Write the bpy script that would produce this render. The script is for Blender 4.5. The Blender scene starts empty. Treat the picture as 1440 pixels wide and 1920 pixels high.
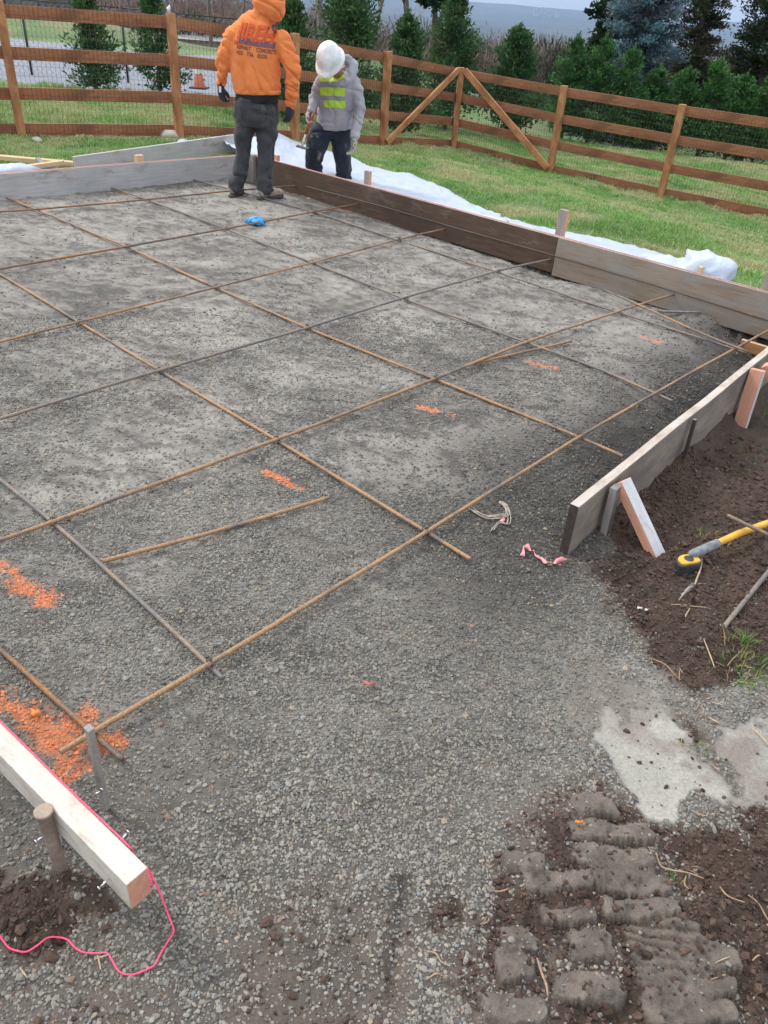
import bpy, bmesh, math, random
import numpy as np
from mathutils import Vector, Matrix, noise as mnoise
from mathutils.bvhtree import BVHTree
random.seed(7); RNG = np.random.default_rng(11)
C = bpy.context.scene.collection
rad = math.radians

# ------------------------------------------------------------------ camera
F = 1450.0; PITCH = rad(33.5); ROLL = rad(4.5); HC = 1.75; ZT = 0.22
cp, sp = math.cos(PITCH), math.sin(PITCH); cr, sr = math.cos(ROLL), math.sin(ROLL)
FW = np.array([0, cp, -sp]); _u = np.array([0, sp, cp]); _r = np.array([1., 0, 0])
RT = cr*_r + sr*_u; UP = -sr*_r + cr*_u
CAM = np.array([0, 0, HC])
def ray(px, py):
    return (px-720)*RT + (960-py)*UP + F*FW
def at(px, py, z=0.0):
    d = ray(px, py); t = (z-HC)/d[2]
    return Vector((d[0]*t, d[1]*t, z))
def atY(px, py, Y):
    d = ray(px, py); t = Y/d[1]
    return Vector(CAM + d*t)

cam = bpy.data.cameras.new('camera'); camo = bpy.data.objects.new('camera', cam); C.objects.link(camo)
cam.sensor_fit = 'HORIZONTAL'; cam.sensor_width = 36; cam.lens = F/1440*36
cam.clip_start = .05; cam.clip_end = 40000
M = Matrix(((RT[0], UP[0], -FW[0], 0), (RT[1], UP[1], -FW[1], 0), (RT[2], UP[2], -FW[2], HC), (0, 0, 0, 1)))
camo.matrix_world = M
bpy.context.scene.camera = camo

# ------------------------------------------------------------------ noise
def _hash(ix, iy, s):
    h = (ix.astype(np.int64)*374761393 + iy.astype(np.int64)*668265263 + s*1442695041) & 0xffffffff
    h = ((h ^ (h >> 13))*1274126177) & 0xffffffff
    return ((h ^ (h >> 16)) & 0xffff)/65535.0
def vnoise(x, y, s=0):
    x = np.asarray(x, float); y = np.asarray(y, float)
    ix = np.floor(x); iy = np.floor(y); fx = x-ix; fy = y-iy
    fx = fx*fx*(3-2*fx); fy = fy*fy*(3-2*fy)
    a = _hash(ix, iy, s); b = _hash(ix+1, iy, s); c = _hash(ix, iy+1, s); d = _hash(ix+1, iy+1, s)
    return (a*(1-fx)+b*fx)*(1-fy) + (c*(1-fx)+d*fx)*fy
def fbm(x, y, f=1.0, o=4, s=0):
    x = np.asarray(x, float); y = np.asarray(y, float)
    t = 0; a = .5; n = 0
    for k in range(o):
        t = t + a*vnoise(x*f+17.3*k, y*f-9.1*k, s+k); n += a; a *= .5; f *= 2.03
    return t/n
def sstep(a, b, x):
    t = np.clip((x-a)/(b-a), 0, 1); return t*t*(3-2*t)

# ------------------------------------------------------------------ plan of the place
def xy(v): return (v[0], v[1])
def isect(a, b, c, d):
    a = np.array(xy(a)); b = np.array(xy(b)); c = np.array(xy(c)); d = np.array(xy(d))
    t = np.linalg.solve(np.array([b-a, -(d-c)]).T, c-a)
    p = a+(b-a)*t[0]; return Vector((p[0], p[1], ZT))
K0 = at(470, 290, ZT); K0r = at(1440, 549, ZT)
N1 = at(1071, 944, ZT); N1r = at(1440, 651, ZT)
BE = at(277, 1627, ZT); BE0 = at(0, 1352, ZT)
K1 = isect(K0, K0r, N1, N1r)
KL = at(0, 326, ZT)
K3 = isect(K0, KL, BE, BE0)
PADP = [K0, K1, N1, BE, K3]
EA = Vector((N1r-N1)).normalized()      # along the near boards, away from the camera to the right
EB = Vector((BE-BE0)).normalized()      # along the beam towards the camera
print('EA.EB', EA.dot(EB), 'K', [tuple(round(c, 2) for c in k) for k in PADP])

def sdist(x, y, poly):
    """signed distance, positive inside"""
    P = [np.array(xy(p)) for p in poly]; n = len(P)
    d = np.full(np.shape(x), 1e9); ins = np.zeros(np.shape(x), bool)
    for i in range(n):
        a = P[i]; b = P[(i+1) % n]; e = b-a
        t = np.clip(((x-a[0])*e[0]+(y-a[1])*e[1])/(e@e+1e-12), 0, 1)
        d = np.minimum(d, np.hypot(x-a[0]-e[0]*t, y-a[1]-e[1]*t))
        c = ((a[1] > y) != (b[1] > y)) & (x < (b[0]-a[0])*(y-a[1])/(b[1]-a[1]+1e-12)+a[0])
        ins ^= c
    return np.where(ins, d, -d)
def segd(x, y, a, b):
    a = np.array(xy(a)); b = np.array(xy(b)); e = b-a
    t = np.clip(((x-a[0])*e[0]+(y-a[1])*e[1])/(e@e), 0, 1)
    return np.hypot(x-a[0]-e[0]*t, y-a[1]-e[1]*t)
def lined(x, y, a, b):
    """signed distance to line a-b; positive on the left"""
    e = np.array(xy(b))-np.array(xy(a)); e = e/np.hypot(*e)
    return (x-a[0])*(-e[1])+(y-a[1])*e[0]
def ppoly(pts, z=0.0): return [at(p[0], p[1], z) for p in pts]

POSTS = [  # x, y, ground z, height : fence posts
    (-7.55, 9.2, .02, 1.45), (-4.95, 10.6, .0, 1.44), (-3.19, 11.52, .0, 1.42), (-1.79, 12.82, -.14, 1.40), (-.516, 14.61, -.355, 1.40),
    (.767, 16.1, -.52, 1.33), (2.47, 14.96, -.65, 1.38), (4.165, 13.81, -.70, 1.38), (5.95, 12.6, -.72, 1.38), (7.7, 11.4, -.72, 1.38)]
ctrl = [(0, 0, 0), (-1.5, 0, 0), (1.5, 0, 0), (-3, 0, 0), (3, 0, 0), (0, -3, 0), (4, -3, 0), (-4, -3, 0), (-1, 1, 0), (1, 1, .0), (-3, 2.5, 0), (-5, 4, 0), (-8, 5, 0),
    (-12, 6, 0), (2, 1.6, 0), (3, 2.0, -.05), (5, 2, -.15), (8, 2, -.3), (12, 4, -.7), (4.5, 5, -.3), (6, 8, -.5),
    (-5, 8.3, .0), (-3.3, 9.4, .0), (-2.0, 9.9, -.04), (-1.2, 10.2, -.1), (.3, 9.4, -.2), (1.6, 7.9, -.2), (2.6, 6.6, -.2), (3.6, 5.8, -.24),
    (-7, 14, .1), (-10, 14, .15), (-5, 15, .05), (-8, 20, .3), (-3, 17, -.1), (-4, 24, .3), (-12, 26, .7), (-3, 34, .2), (-20, 34, 1.5), (-20, 15, .6),
    (0, 19, -.8), (3, 18, -1.0), (8, 16, -1.0), (11, 12, -1.0), (16, 14, -1.4), (0, 26, -1.7), (6, 26, -1.8), (14, 26, -2.2), (0, 40, -3.3), (20, 40, -4.0), (40, 40, -5), (40, 10, -3), (-40, 40, 3), (-40, 5, 1), (0, -40, 1), (40, -30, 0), (-40, -30, 1), (30, 20, -2.8)]
ctrl += [(p[0], p[1], p[2]) for p in POSTS]
CT = np.array(ctrl, float)
def shepard(x, y):
    x = np.asarray(x, float); y = np.asarray(y, float)
    num = np.zeros(x.shape); den = np.zeros(x.shape)
    for c in CT:
        s = .35+.06*math.hypot(c[0], c[1])
        w = 1.0/((x-c[0])**2+(y-c[1])**2+s*s)**1.9
        num += w*c[2]; den += w
    return num/den
PR = np.array([0, 45, 100, 160, 300, 800, 2500, 5000, 6500, 8200, 9600]); PZ = np.array([-2.5, -4.2, -12, -17, -26, -48, -62, -60, -25, 22, 12])
def base_h(x, y):
    r = np.hypot(x, y); z = shepard(x, y)
    fz = np.interp(r, PR, PZ)
    fz = fz + sstep(5200, 8200, r)*(fbm(x, y, 1/900., 4, 5)-.5)*70 + sstep(60, 200, r)*(fbm(x, y, 1/80., 3, 9)-.5)*4
    k = sstep(30, 60, r)
    return z*(1-k)+fz*k
PN = [np.array(xy(p)) for p in PADP]
# lugs pressed by a machine track (photo positions of their tops, turned into ground positions)
LUG = [(1110, 1516, 42, 15), (1150, 1562, 74, 17), (1152, 1612, 74, 20), (1178, 1656, 82, 22), (1200, 1712, 74, 19), (1250, 1800, 74, 58), (1262, 1896, 60, 30),
       (985, 1625, 34, 18), (1040, 1658, 62, 17), (1060, 1722, 46, 14), (968, 1768, 32, 22), (1112, 1778, 40, 26), (968, 1822, 38, 28), (1104, 1860, 62, 28), (960, 1898, 66, 24), (1352, 1812, 26, 20), (1345, 1862, 30, 16), (1350, 1905, 34, 18)]
def lug_field(x, y):
    h = np.zeros(np.shape(x))
    wx = (fbm(x, y, 14, 3, 71)-.5)*.028; wy = (fbm(x, y, 14, 3, 72)-.5)*.020
    for i, (px, py, a, b) in enumerate(LUG):
        c = at(px, py); e1 = at(px+a, py+a*.06)-c; e2 = at(px, py-b)-c
        la = e1.length*1.06; lb = e2.length*1.16; e1 = e1/la; e2 = Vector((-e1.y, e1.x, 0))
        u = ((x+wx-c.x)*e1.x+(y+wy-c.y)*e1.y)/la; v = ((x+wx-c.x)*e2.x+(y+wy-c.y)*e2.y)/lb
        rg = (fbm(x, y, 30, 5, 75)-.5)*.42+(fbm(x, y, 110, 3, 73)-.5)*.25; d = (np.abs(u)**6+np.abs(v)**5)**.18+rg*.75
        hh = (1-sstep(.82, .99, d))*(.0195+.004*math.sin(i*2.1))*(1-.2*v)*(.9+.5*rg)
        if i == 5: hh = hh*.8+.0028*np.sin((v+u*.25)*26)*(hh > .008)
        h = np.maximum(h, hh)
    return h
def inpad(x, y): return sdist(x, y, PADP)
def ground_h(x, y, micro=True):
    x = np.asarray(x, float); y = np.asarray(y, float)
    z = base_h(x, y)
    d = inpad(x, y)
    z = z*(1-sstep(-.12, -.0, d)*sstep(-.6, 0, d))
    # dug-out edges of the pad beside the back and right boards
    ins = d > -.02
    d1 = segd(x, y, K0, K1); d2 = segd(x, y, K1, N1); dk = np.hypot(x-K1[0], y-K1[1])
    z = z - ins*(1-sstep(.04, .34, d1+(fbm(x, y, 4, 3, 3)-.5)*.16))*(.05+.07*sstep(1, 5, np.hypot(x-K0[0], y-K0[1])))
    z = z - ins*(1-sstep(.05, .55, d2+(fbm(x, y, 5, 3, 4)-.5)*.12))*.10*sstep(.2, .9, np.hypot(x-N1[0], y-N1[1]))
    z = z - ins*(1-sstep(.25, .75, dk))*.08
    c = at(1330, 590); z = z + ins*.05*np.exp(-((x-c.x)**2+(y-c.y)**2)/.05) + ins*(1-sstep(.4, 1.3, dk))*((fbm(x, y, 9, 4, 6)-.5)*.10+(fbm(x, y, 30, 3, 16)-.5)*.05)
    # soil falls away outside the right-hand board
    l = lined(x, y, N1, K1)    # negative = towards the camera/right
    out = (l < 0) & (d <= 0)
    near = (1-sstep(0, .9, np.hypot(x-1.4, y-2.4)))
    if micro:
        r = np.hypot(x, y); k = 1-sstep(12, 30, r)
        g, s, cc, gr = masks(x, y)
        z = z + k*((fbm(x, y, 1.3, 3, 21)-.5)*.03 + (fbm(x, y, 7, 4, 22)-.5)*.022 + (fbm(x+y*.35, y*1.7, 11, 5, 86)-.5)*.026*g)
        z = z + k*s*((fbm(x, y, 5, 5, 31)-.45)*.10 + (fbm(x, y, 20, 5, 32)-.5)*.05)*(1-cc)
        lf = lug_field(x, y); z = z + lf + sstep(.004, .012, lf)*((fbm(x, y, 60, 5, 76)-.5)*.014+(fbm(x, y, 16, 3, 78)-.5)*.012)
        z = z - cc*.004
        # ruts in the gravel at the very front
        c = at(560, 1770); z = z - .02*np.exp(-(lined(x, y, at(760, 1640), at(730, 1920))/.02)**2)*(y < at(700, 1640).y)
        z = z + gr*(fbm(x, y, 2.2, 4, 41)-.5)*.10*k
    return z
# ---- what covers the ground where
SOILP = [ppoly(p) for p in (
    [(1078, 1075), (1130, 1120), (1150, 1175), (1215, 1225), (1262, 1290), (1300, 1335), (1345, 1320), (1440, 1290), (1700, 1300), (1900, 1000), (1700, 700), (1500, 600), (1440, 655), (1280, 800), (1170, 900)],
    [(1120, 1440), (1185, 1490), (1260, 1530), (1330, 1515), (1440, 1480), (1700, 1450), (1700, 2100), (880, 2100), (900, 1860), (860, 1740), (890, 1640), (960, 1590), (1060, 1540), (1100, 1490)],
    [(-200, 1590), (60, 1650), (190, 1675), (290, 1725), (290, 1775), (180, 1785), (60, 1800), (-200, 1820)],
    [(1250, 1300), (1330, 1330), (1352, 1420), (1420, 1510), (1360, 1540), (1345, 1470), (1290, 1400), (1240, 1340)])]
CONCP = [ppoly(p) for p in (
    [(1100, 1375), (1150, 1352), (1205, 1372), (1205, 1342), (1262, 1352), (1300, 1395), (1345, 1440), (1388, 1500), (1345, 1500), (1300, 1492), (1270, 1530), (1235, 1532), (1185, 1492), (1140, 1452)],
    [(1345, 1325), (1380, 1345), (1400, 1330), (1440, 1345), (1560, 1350), (1560, 1480), (1440, 1500), (1405, 1495), (1390, 1455), (1352, 1410)])]
CONC2 = ppoly([(1050, 1285), (1130, 1240), (1220, 1258), (1268, 1312), (1290, 1380), (1200, 1372), (1140, 1372), (1095, 1392), (1060, 1340)])
TRACKP = ppoly([(1040, 1500), (1180, 1490), (1260, 1560), (1300, 1700), (1400, 1800), (1460, 2100), (880, 2100), (900, 1800), (930, 1620)])
SMUD = [ppoly(p) for p in (
    [(1050, 1262), (1130, 1225), (1220, 1262), (1262, 1310), (1270, 1350), (1180, 1340), (1100, 1380), (1070, 1340)],
    [(500, 1690), (640, 1620), (760, 1700), (800, 1800), (820, 2100), (380, 2100), (420, 1850)],
    [(-300, 1830), (150, 1800), (300, 1800), (360, 1880), (300, 2100), (-300, 2100)])]
FENCEL = [Vector((p[0], p[1], 0)) for p in POSTS]
GRASSP = [Vector(v+(0,)) for v in [(-14, 5.6), (-8.0, 6.6), (-5.2, 7.9), (-3.6, 8.75), (-2.45, 9.4), (-1.2, 9.6)]] + [K0+Vector((.25, .7, 0)), K1+Vector((.5, .55, 0)), Vector((5.5, 3.0, 0)), Vector((14, -2, 0)), Vector((20000, -2, 0)), Vector((20000, 20000, 0)), Vector((-20000, 20000, 0)), Vector((-20000, 5, 0))]
ROADP = [Vector(v+(0,)) for v in [(-30, 13.2), (-8.5, 15.0), (-5.4, 15.6), (-3.6, 16.6), (-2.2, 18.0), (-1.5, 21), (-3.2, 24), (-6, 23.2), (-14, 21.5), (-34, 19)]]
def masks(x, y):
    x = np.asarray(x, float); y = np.asarray(y, float)
    n = (fbm(x, y, 6, 4, 51)-.5)*.24; n2 = (fbm(x, y, 22, 3, 52)-.5)*.12
    s = np.zeros(x.shape)
    for P in SOILP: s = np.maximum(s, sstep(-.05, .08, sdist(x, y, P)+n+n2))
    for i, P in enumerate(SMUD): s = np.maximum(s, .42*sstep(-.04, .08, sdist(x, y, P)+n+n2))
    tk = sstep(-.05, .06, sdist(x, y, TRACKP)+n); s = s*(1-tk)+tk*np.minimum(np.maximum(s, .6), .66+.34*sstep(.42, .58, fbm(x, y, 9, 4, 77)))
    c = np.zeros(x.shape)
    for P in CONCP: c = np.maximum(c, sstep(-.016, .014, sdist(x, y, P)+.014+n*.6+n2*.9))
    gr = sstep(-.15, .15, sdist(x, y, GRASSP)+n*1.5)
    rd = sstep(-.1, .1, sdist(x, y, ROADP)+n)
    gr = gr*(1-rd)
    ip = sstep(-.03, .0, inpad(x, y))
    gr = gr*(1-ip); s = s*(1-ip)
    g = (1-s)*(1-c)*(1-gr)*(1-rd)
    c = np.maximum(c, .6*sstep(-.05, .06, sdist(x, y, CONC2)+n+n2)*(.55+.45*sstep(.4, .6, fbm(x, y, 6, 4, 55)))); c = c*(1-ip); g = g*(1-c)
    return g, s*(1-c), c, gr
def gz(x, y): return float(ground_h(np.array([x]), np.array([y]))[0])
def bz(x, y): return float(ground_h(np.array([x]), np.array([y]), False)[0])
def atg(px, py, dz=0.0):
    z = 0.0
    for _ in range(14):
        p = at(px, py, z); z = .4*z+.6*(bz(p.x, p.y)+dz)
    return at(px, py, z)
PAINT = []   # orange marks: centre, half length vector, half width
def pm(x0, y0, x1, y1, w, s=1.0): PAINT.append((at(x0, y0), at(x1, y1), w, s))
pm(500, 885, 560, 912, .030); pm(782, 762, 848, 780, .026); pm(990, 676, 1040, 690, .034); pm(1200, 632, 1235, 642, .03, .7); pm(995, 497, 1020, 493, .04)
pm(1235, 556, 1262, 552, .04, .8); pm(640, 386, 690, 382, .05, .6); pm(30, 376, 48, 376, .06, .9); pm(220, 357, 250, 366, .05, .5)
pm(-10, 1060, 30, 1075, .045); pm(30, 1085, 85, 1125, .055); pm(0, 1310, 60, 1345, .05, .9); pm(60, 1350, 110, 1400, .07); pm(90, 1380, 165, 1340, .06); pm(110, 1450, 150, 1395, .05, .9); pm(170, 1400, 215, 1385, .045); pm(120, 1465, 160, 1430, .03, .8)
def paint_mask(x, y):
    m = np.zeros(np.shape(x))
    n = (fbm(x, y, 25, 3, 61)-.5)*.07+(fbm(x, y, 70, 2, 62)-.5)*.05
    for a, b, w, s in PAINT:
        m = np.maximum(m, s*.95*sstep(-.1*w, .75*w, w*.9-segd(x, y, a, b)+n*.8))
    return m

# ------------------------------------------------------------------ mesh helpers
def link(name, me, parent=None):
    o = bpy.data.objects.new(name, me); C.objects.link(o)
    if parent: o.parent = parent
    return o
def fast_mesh(name, V, Fc, mats, nper=4, smooth=True, col=None, colname='tint', extra=None):
    V = np.asarray(V, np.float32); Fc = np.asarray(Fc, np.int32)
    me = bpy.data.meshes.new(name)
    me.vertices.add(len(V)); me.vertices.foreach_set('co', V.ravel())
    nf = len(Fc); me.loops.add(nf*nper); me.polygons.add(nf)
    me.loops.foreach_set('vertex_index', Fc.ravel())
    me.polygons.foreach_set('loop_start', np.arange(nf, dtype=np.int32)*nper)
    me.polygons.foreach_set('loop_total', np.full(nf, nper, np.int32))
    me.polygons.foreach_set('use_smooth', np.full(nf, smooth, bool))
    if col is not None:
        a = me.attributes.new(colname, 'FLOAT_COLOR', 'POINT')
        c4 = np.ones((len(V), 4), np.float32); c4[:, :3] = col; a.data.foreach_set('color', c4.ravel())
    for k, v in (extra or {}).items():
        a = me.attributes.new(k, 'FLOAT', 'POINT'); a.data.foreach_set('value', np.asarray(v, np.float32))
    me.update(calc_edges=True); me.validate()
    for m in (mats if isinstance(mats, (list, tuple)) else [mats]): me.materials.append(m)
    return me
def tag(o, label=None, cat=None, group=None, kind=None):
    if label: o['label'] = label
    if cat: o['category'] = cat
    if group: o['group'] = group
    if kind: o['kind'] = kind
    return o
def empty(name, loc=(0, 0, 0), label=None, cat=None, group=None):
    o = bpy.data.objects.new(name, None); o.empty_display_size = .1; o.location = loc; C.objects.link(o)
    return tag(o, label, cat, group)

class MB:
    def __init__(s): s.v = []; s.f = []; s.mi = []; s.sm = []
    def add(s, vs, fs, mi=0, sm=False):
        n = len(s.v); s.v += [tuple(v) for v in vs]; s.f += [tuple(i+n for i in f) for f in fs]
        s.mi += [mi]*len(fs) if isinstance(mi, int) else list(mi); s.sm += [sm]*len(fs)
    def box(s, c, ax, ay, az, hx, hy, hz, mi=0):
        c = Vector(c); vs = []
        for sx in (-1, 1):
            for sy in (-1, 1):
                for sz in (-1, 1): vs.append(c+Vector(ax)*hx*sx+Vector(ay)*hy*sy+Vector(az)*hz*sz)
        s.add(vs, [(0, 1, 3, 2), (4, 6, 7, 5), (0, 4, 5, 1), (2, 3, 7, 6), (0, 2, 6, 4), (1, 5, 7, 3)], mi)
    def tube(s, pts, rr, n=8, mi=0, cap=True, sm=True, flat=1.0):
        pts = [Vector(p) for p in pts]; rings = []
        up = Vector((0, 0, 1)); vs = []
        for i, p in enumerate(pts):
            t = (pts[min(i+1, len(pts)-1)]-pts[max(i-1, 0)])
            t = t.normalized() if t.length > 1e-9 else Vector((0, 0, 1))
            a = t.cross(up)
            if a.length < .05: a = t.cross(Vector((0, 1, 0)))
            a.normalize(); b = a.cross(t).normalized()
            r = rr[i] if hasattr(rr, '__len__') else rr
            for k in range(n):
                th = 2*math.pi*k/n; vs.append(p+a*math.cos(th)*r+b*math.sin(th)*r*flat)
        fs = []
        for i in range(len(pts)-1):
            for k in range(n): fs.append((i*n+k, i*n+(k+1) % n, (i+1)*n+(k+1) % n, (i+1)*n+k))
        s.add(vs, fs, mi, sm)
        if cap:
            m = len(s.v)-len(vs)
            s.f.append(tuple(m+k for k in range(n))[::-1]); s.mi.append(mi); s.sm.append(False)
            e = m+(len(pts)-1)*n; s.f.append(tuple(e+k for k in range(n))); s.mi.append(mi); s.sm.append(False)
    def ell(s, c, ax, ay, az, a, b, d, nu=14, nv=9, mi=0):
        c = Vector(c); ax = Vector(ax); ay = Vector(ay); az = Vector(az); vs = []; fs = []
        vs.append(c-az*d)
        for j in range(1, nv):
            ph = -math.pi/2+math.pi*j/nv
            for i in range(nu):
                th = 2*math.pi*i/nu
                vs.append(c+ax*a*math.cos(ph)*math.cos(th)+ay*b*math.cos(ph)*math.sin(th)+az*d*math.sin(ph))
        vs.append(c+az*d); L = len(vs)-1
        for i in range(nu): fs.append((0, 1+(i+1) % nu, 1+i)); fs.append((L, L-nu+i, L-nu+(i+1) % nu))
        for j in range(nv-2):
            for i in range(nu): fs.append((1+j*nu+i, 1+j*nu+(i+1) % nu, 1+(j+1)*nu+(i+1) % nu, 1+(j+1)*nu+i))
        s.add(vs, fs, mi, True)
    def mesh(s, name, mats):
        me = bpy.data.meshes.new(name); me.from_pydata([tuple(v) for v in s.v], [], s.f)
        for m in (mats if isinstance(mats, (list, tuple)) else [mats]): me.materials.append(m)
        me.polygons.foreach_set('material_index', s.mi); me.polygons.foreach_set('use_smooth', s.sm); me.update()
        return me
    def build(s, name, mats, parent=None, bevel=0, origin=None):
        me = s.mesh(name, mats)
        if origin is not None: me.transform(Matrix.Translation(-Vector(origin)))
        o = link(name, me, parent)
        if origin is not None: o.location = origin
        if bevel:
            b = o.modifiers.new('b', 'BEVEL'); b.width = bevel; b.segments = 2; b.limit_method = 'ANGLE'
        return o

# ------------------------------------------------------------------ materials
def nmat(name):
    m = bpy.data.materials.new(name); m.use_nodes = True; nt = m.node_tree; nt.nodes.clear()
    o = nt.nodes.new('ShaderNodeOutputMaterial'); b = nt.nodes.new('ShaderNodeBsdfPrincipled')
    nt.links.new(b.outputs[0], o.inputs[0]); b.inputs['Roughness'].default_value = .8
    return m, nt, b
def N(nt, t, **kw):
    n = nt.nodes.new(t)
    for k, v in kw.items():
        if k in n.inputs.keys() if isinstance(k, str) else False: n.inputs[k].default_value = v
        else: setattr(n, k, v)
    return n
def noise_n(nt, vec, scale, detail=5, rough=.6, dist=0):
    n = nt.nodes.new('ShaderNodeTexNoise'); n.inputs['Scale'].default_value = scale; n.inputs['Detail'].default_value = detail
    n.inputs['Roughness'].default_value = rough; n.inputs['Distortion'].default_value = dist
    if vec: nt.links.new(vec, n.inputs['Vector'])
    return n.outputs['Fac']
def ramp(nt, fac, stops):
    r = nt.nodes.new('ShaderNodeValToRGB'); e = r.color_ramp.elements
    while len(e) < len(stops): e.new(.5)
    for i, (p, c) in enumerate(stops): e[i].position = p; e[i].color = (c[0], c[1], c[2], 1) if hasattr(c, '__len__') else (c, c, c, 1)
    nt.links.new(fac, r.inputs[0]); return r.outputs[0]
def mix(nt, f, a, b, mode='MIX'):
    m = nt.nodes.new('ShaderNodeMix'); m.data_type = 'RGBA'; m.blend_type = mode
    for s, v in ((m.inputs[0], f), (m.inputs[6], a), (m.inputs[7], b)):
        if isinstance(v, (int, float)): s.default_value = v
        elif isinstance(v, tuple): s.default_value = (*v[:3], 1)
        else: nt.links.new(v, s)
    return m.outputs[2]
def mth(nt, op, a, b=0.0, c=0.0):
    m = nt.nodes.new('ShaderNodeMath'); m.operation = op
    for s, v in zip(m.inputs, (a, b, c)):
        if isinstance(v, (int, float)): s.default_value = v
        else: nt.links.new(v, s)
    return m.outputs[0]
def bump(nt, b, h, strength=.5, dist=.01):
    n = nt.nodes.new('ShaderNodeBump'); n.inputs['Strength'].default_value = strength; n.inputs['Distance'].default_value = dist
    nt.links.new(h, n.inputs['Height']); nt.links.new(n.outputs[0], b.inputs['Normal']); return n
def coord(nt, kind='Object', scale=None):
    t = nt.nodes.new('ShaderNodeTexCoord').outputs[kind]
    if scale:
        m = nt.nodes.new('ShaderNodeMapping'); m.inputs['Scale'].default_value = scale; nt.links.new(t, m.inputs[0]); t = m.outputs[0]
    return t
def attr(nt, name, out='Color'):
    a = nt.nodes.new('ShaderNodeAttribute'); a.attribute_name = name; return a.outputs[out]
def simple(name, stops, scale=20, rough=.8, bscale=None, bstr=.3, bdist=.004, vscale=None, metal=0, detail=5, kind='Object', spec=.5):
    m, nt, b = nmat(name); c = coord(nt, kind, vscale)
    if len(stops) == 1: b.inputs['Base Color'].default_value = (*stops[0][1], 1)
    else: nt.links.new(ramp(nt, noise_n(nt, c, scale, detail), stops), b.inputs['Base Color'])
    b.inputs['Roughness'].default_value = rough; b.inputs['Metallic'].default_value = metal; b.inputs['Specular IOR Level'].default_value = spec
    if bscale: bump(nt, b, noise_n(nt, c, bscale, 5, .65), bstr, bdist)
    return m
def wood(name, c0, c1, stain=None, rough=.85, knots=True, s0=.45, s1=.62, sscale=3.0):
    """long axis = local X"""
    m, nt, b = nmat(name); c = coord(nt, 'Object'); cm = coord(nt, 'Object', (1.6, 26, 26))
    g = noise_n(nt, cm, 2.2, 7, .65, .6); big = noise_n(nt, c, 2.5, 3)
    col = ramp(nt, g, [(.3, c0), (.7, c1)])
    col = mix(nt, ramp(nt, big, [(.35, .0), (.75, .35)]), col, tuple(x*.62 for x in c0))
    if stain:
        st = noise_n(nt, coord(nt, 'Object', (1, 2.2, 2.2)), sscale, 6, .7, .4)
        col = mix(nt, ramp(nt, st, [(s0, 0.0), (s1, 1.0)]), col, stain)
    fine = noise_n(nt, c, 130, 3); col = mix(nt, .35, col, mix(nt, fine, (.25, .25, .25), (.95, .95, .95)), 'OVERLAY')
    nt.links.new(col, b.inputs['Base Color']); b.inputs['Roughness'].default_value = rough; b.inputs['Specular IOR Level'].default_value = .25
    bump(nt, b, mth(nt, 'ADD', g, mth(nt, 'MULTIPLY', fine, .3)), .5, .003)
    return m
MT = {}
MT['fence'] = wood('stained_cedar', (.28, .115, .055), (.42, .185, .095), (.20, .085, .045), sscale=2)
MT['post'] = wood('stained_post', (.38, .17, .075), (.52, .26, .125), (.27, .115, .055), sscale=3)
MT['grey_board'] = wood('cement_stained_board', (.36, .355, .345), (.50, .49, .48), (.24, .19, .15), s0=.56, s1=.76)
MT['dark_board'] = wood('wet_brown_board', (.075, .048, .034), (.145, .095, .066), (.21, .175, .15), s0=.56, s1=.85)
MT['tan_board'] = wood('weathered_plywood', (.23, .175, .125), (.36, .285, .215), (.27, .255, .235), s0=.45, s1=.65)
MT['near_board'] = wood('weathered_form_board', (.22, .18, .145), (.36, .295, .24), (.16, .135, .12), s0=.42, s1=.64)
MT['top_edge'] = wood('bleached_edge', (.40, .345, .29), (.56, .50, .44), (.33, .235, .17), s0=.48, s1=.68, sscale=7)
MT['pale_board'] = wood('pale_cement_beam', (.52, .46, .39), (.64, .58, .50), (.36, .29, .23), s0=.50, s1=.70, sscale=7)
MT['end_grain'] = wood('dark_end_grain', (.045, .036, .03), (.09, .07, .06))
MT['pink_wood'] = wood('pink_treated_wood', (.55, .25, .16), (.70, .36, .25))
MT['fresh_wood'] = wood('fresh_lumber', (.52, .35, .19), (.66, .48, .30))
MT['orange_wood'] = wood('fresh_orange_lumber', (.42, .20, .08), (.55, .29, .13))
MT['white_wood'] = wood('cement_whitened_wood', (.48, .47, .46), (.66, .65, .64), (.36, .27, .22), s0=.6, s1=.75, sscale=8)
MT['old_stake'] = wood('old_grey_stake', (.24, .21, .19), (.38, .34, .31), (.34, .22, .16), s0=.55, s1=.7)
MT['tan_stake'] = wood('tan_round_stake', (.30, .23, .17), (.42, .33, .26), (.22, .17, .13))
MT['steel'] = simple('grey_steel', [(.3, (.16, .15, .15)), (.7, (.30, .29, .28))], 30, .5, metal=.6, bscale=80)
MT['bright'] = simple('bright_nail', [(0, (.75, .75, .77))], rough=.25, metal=1)
MT['plastic'] = None

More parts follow.
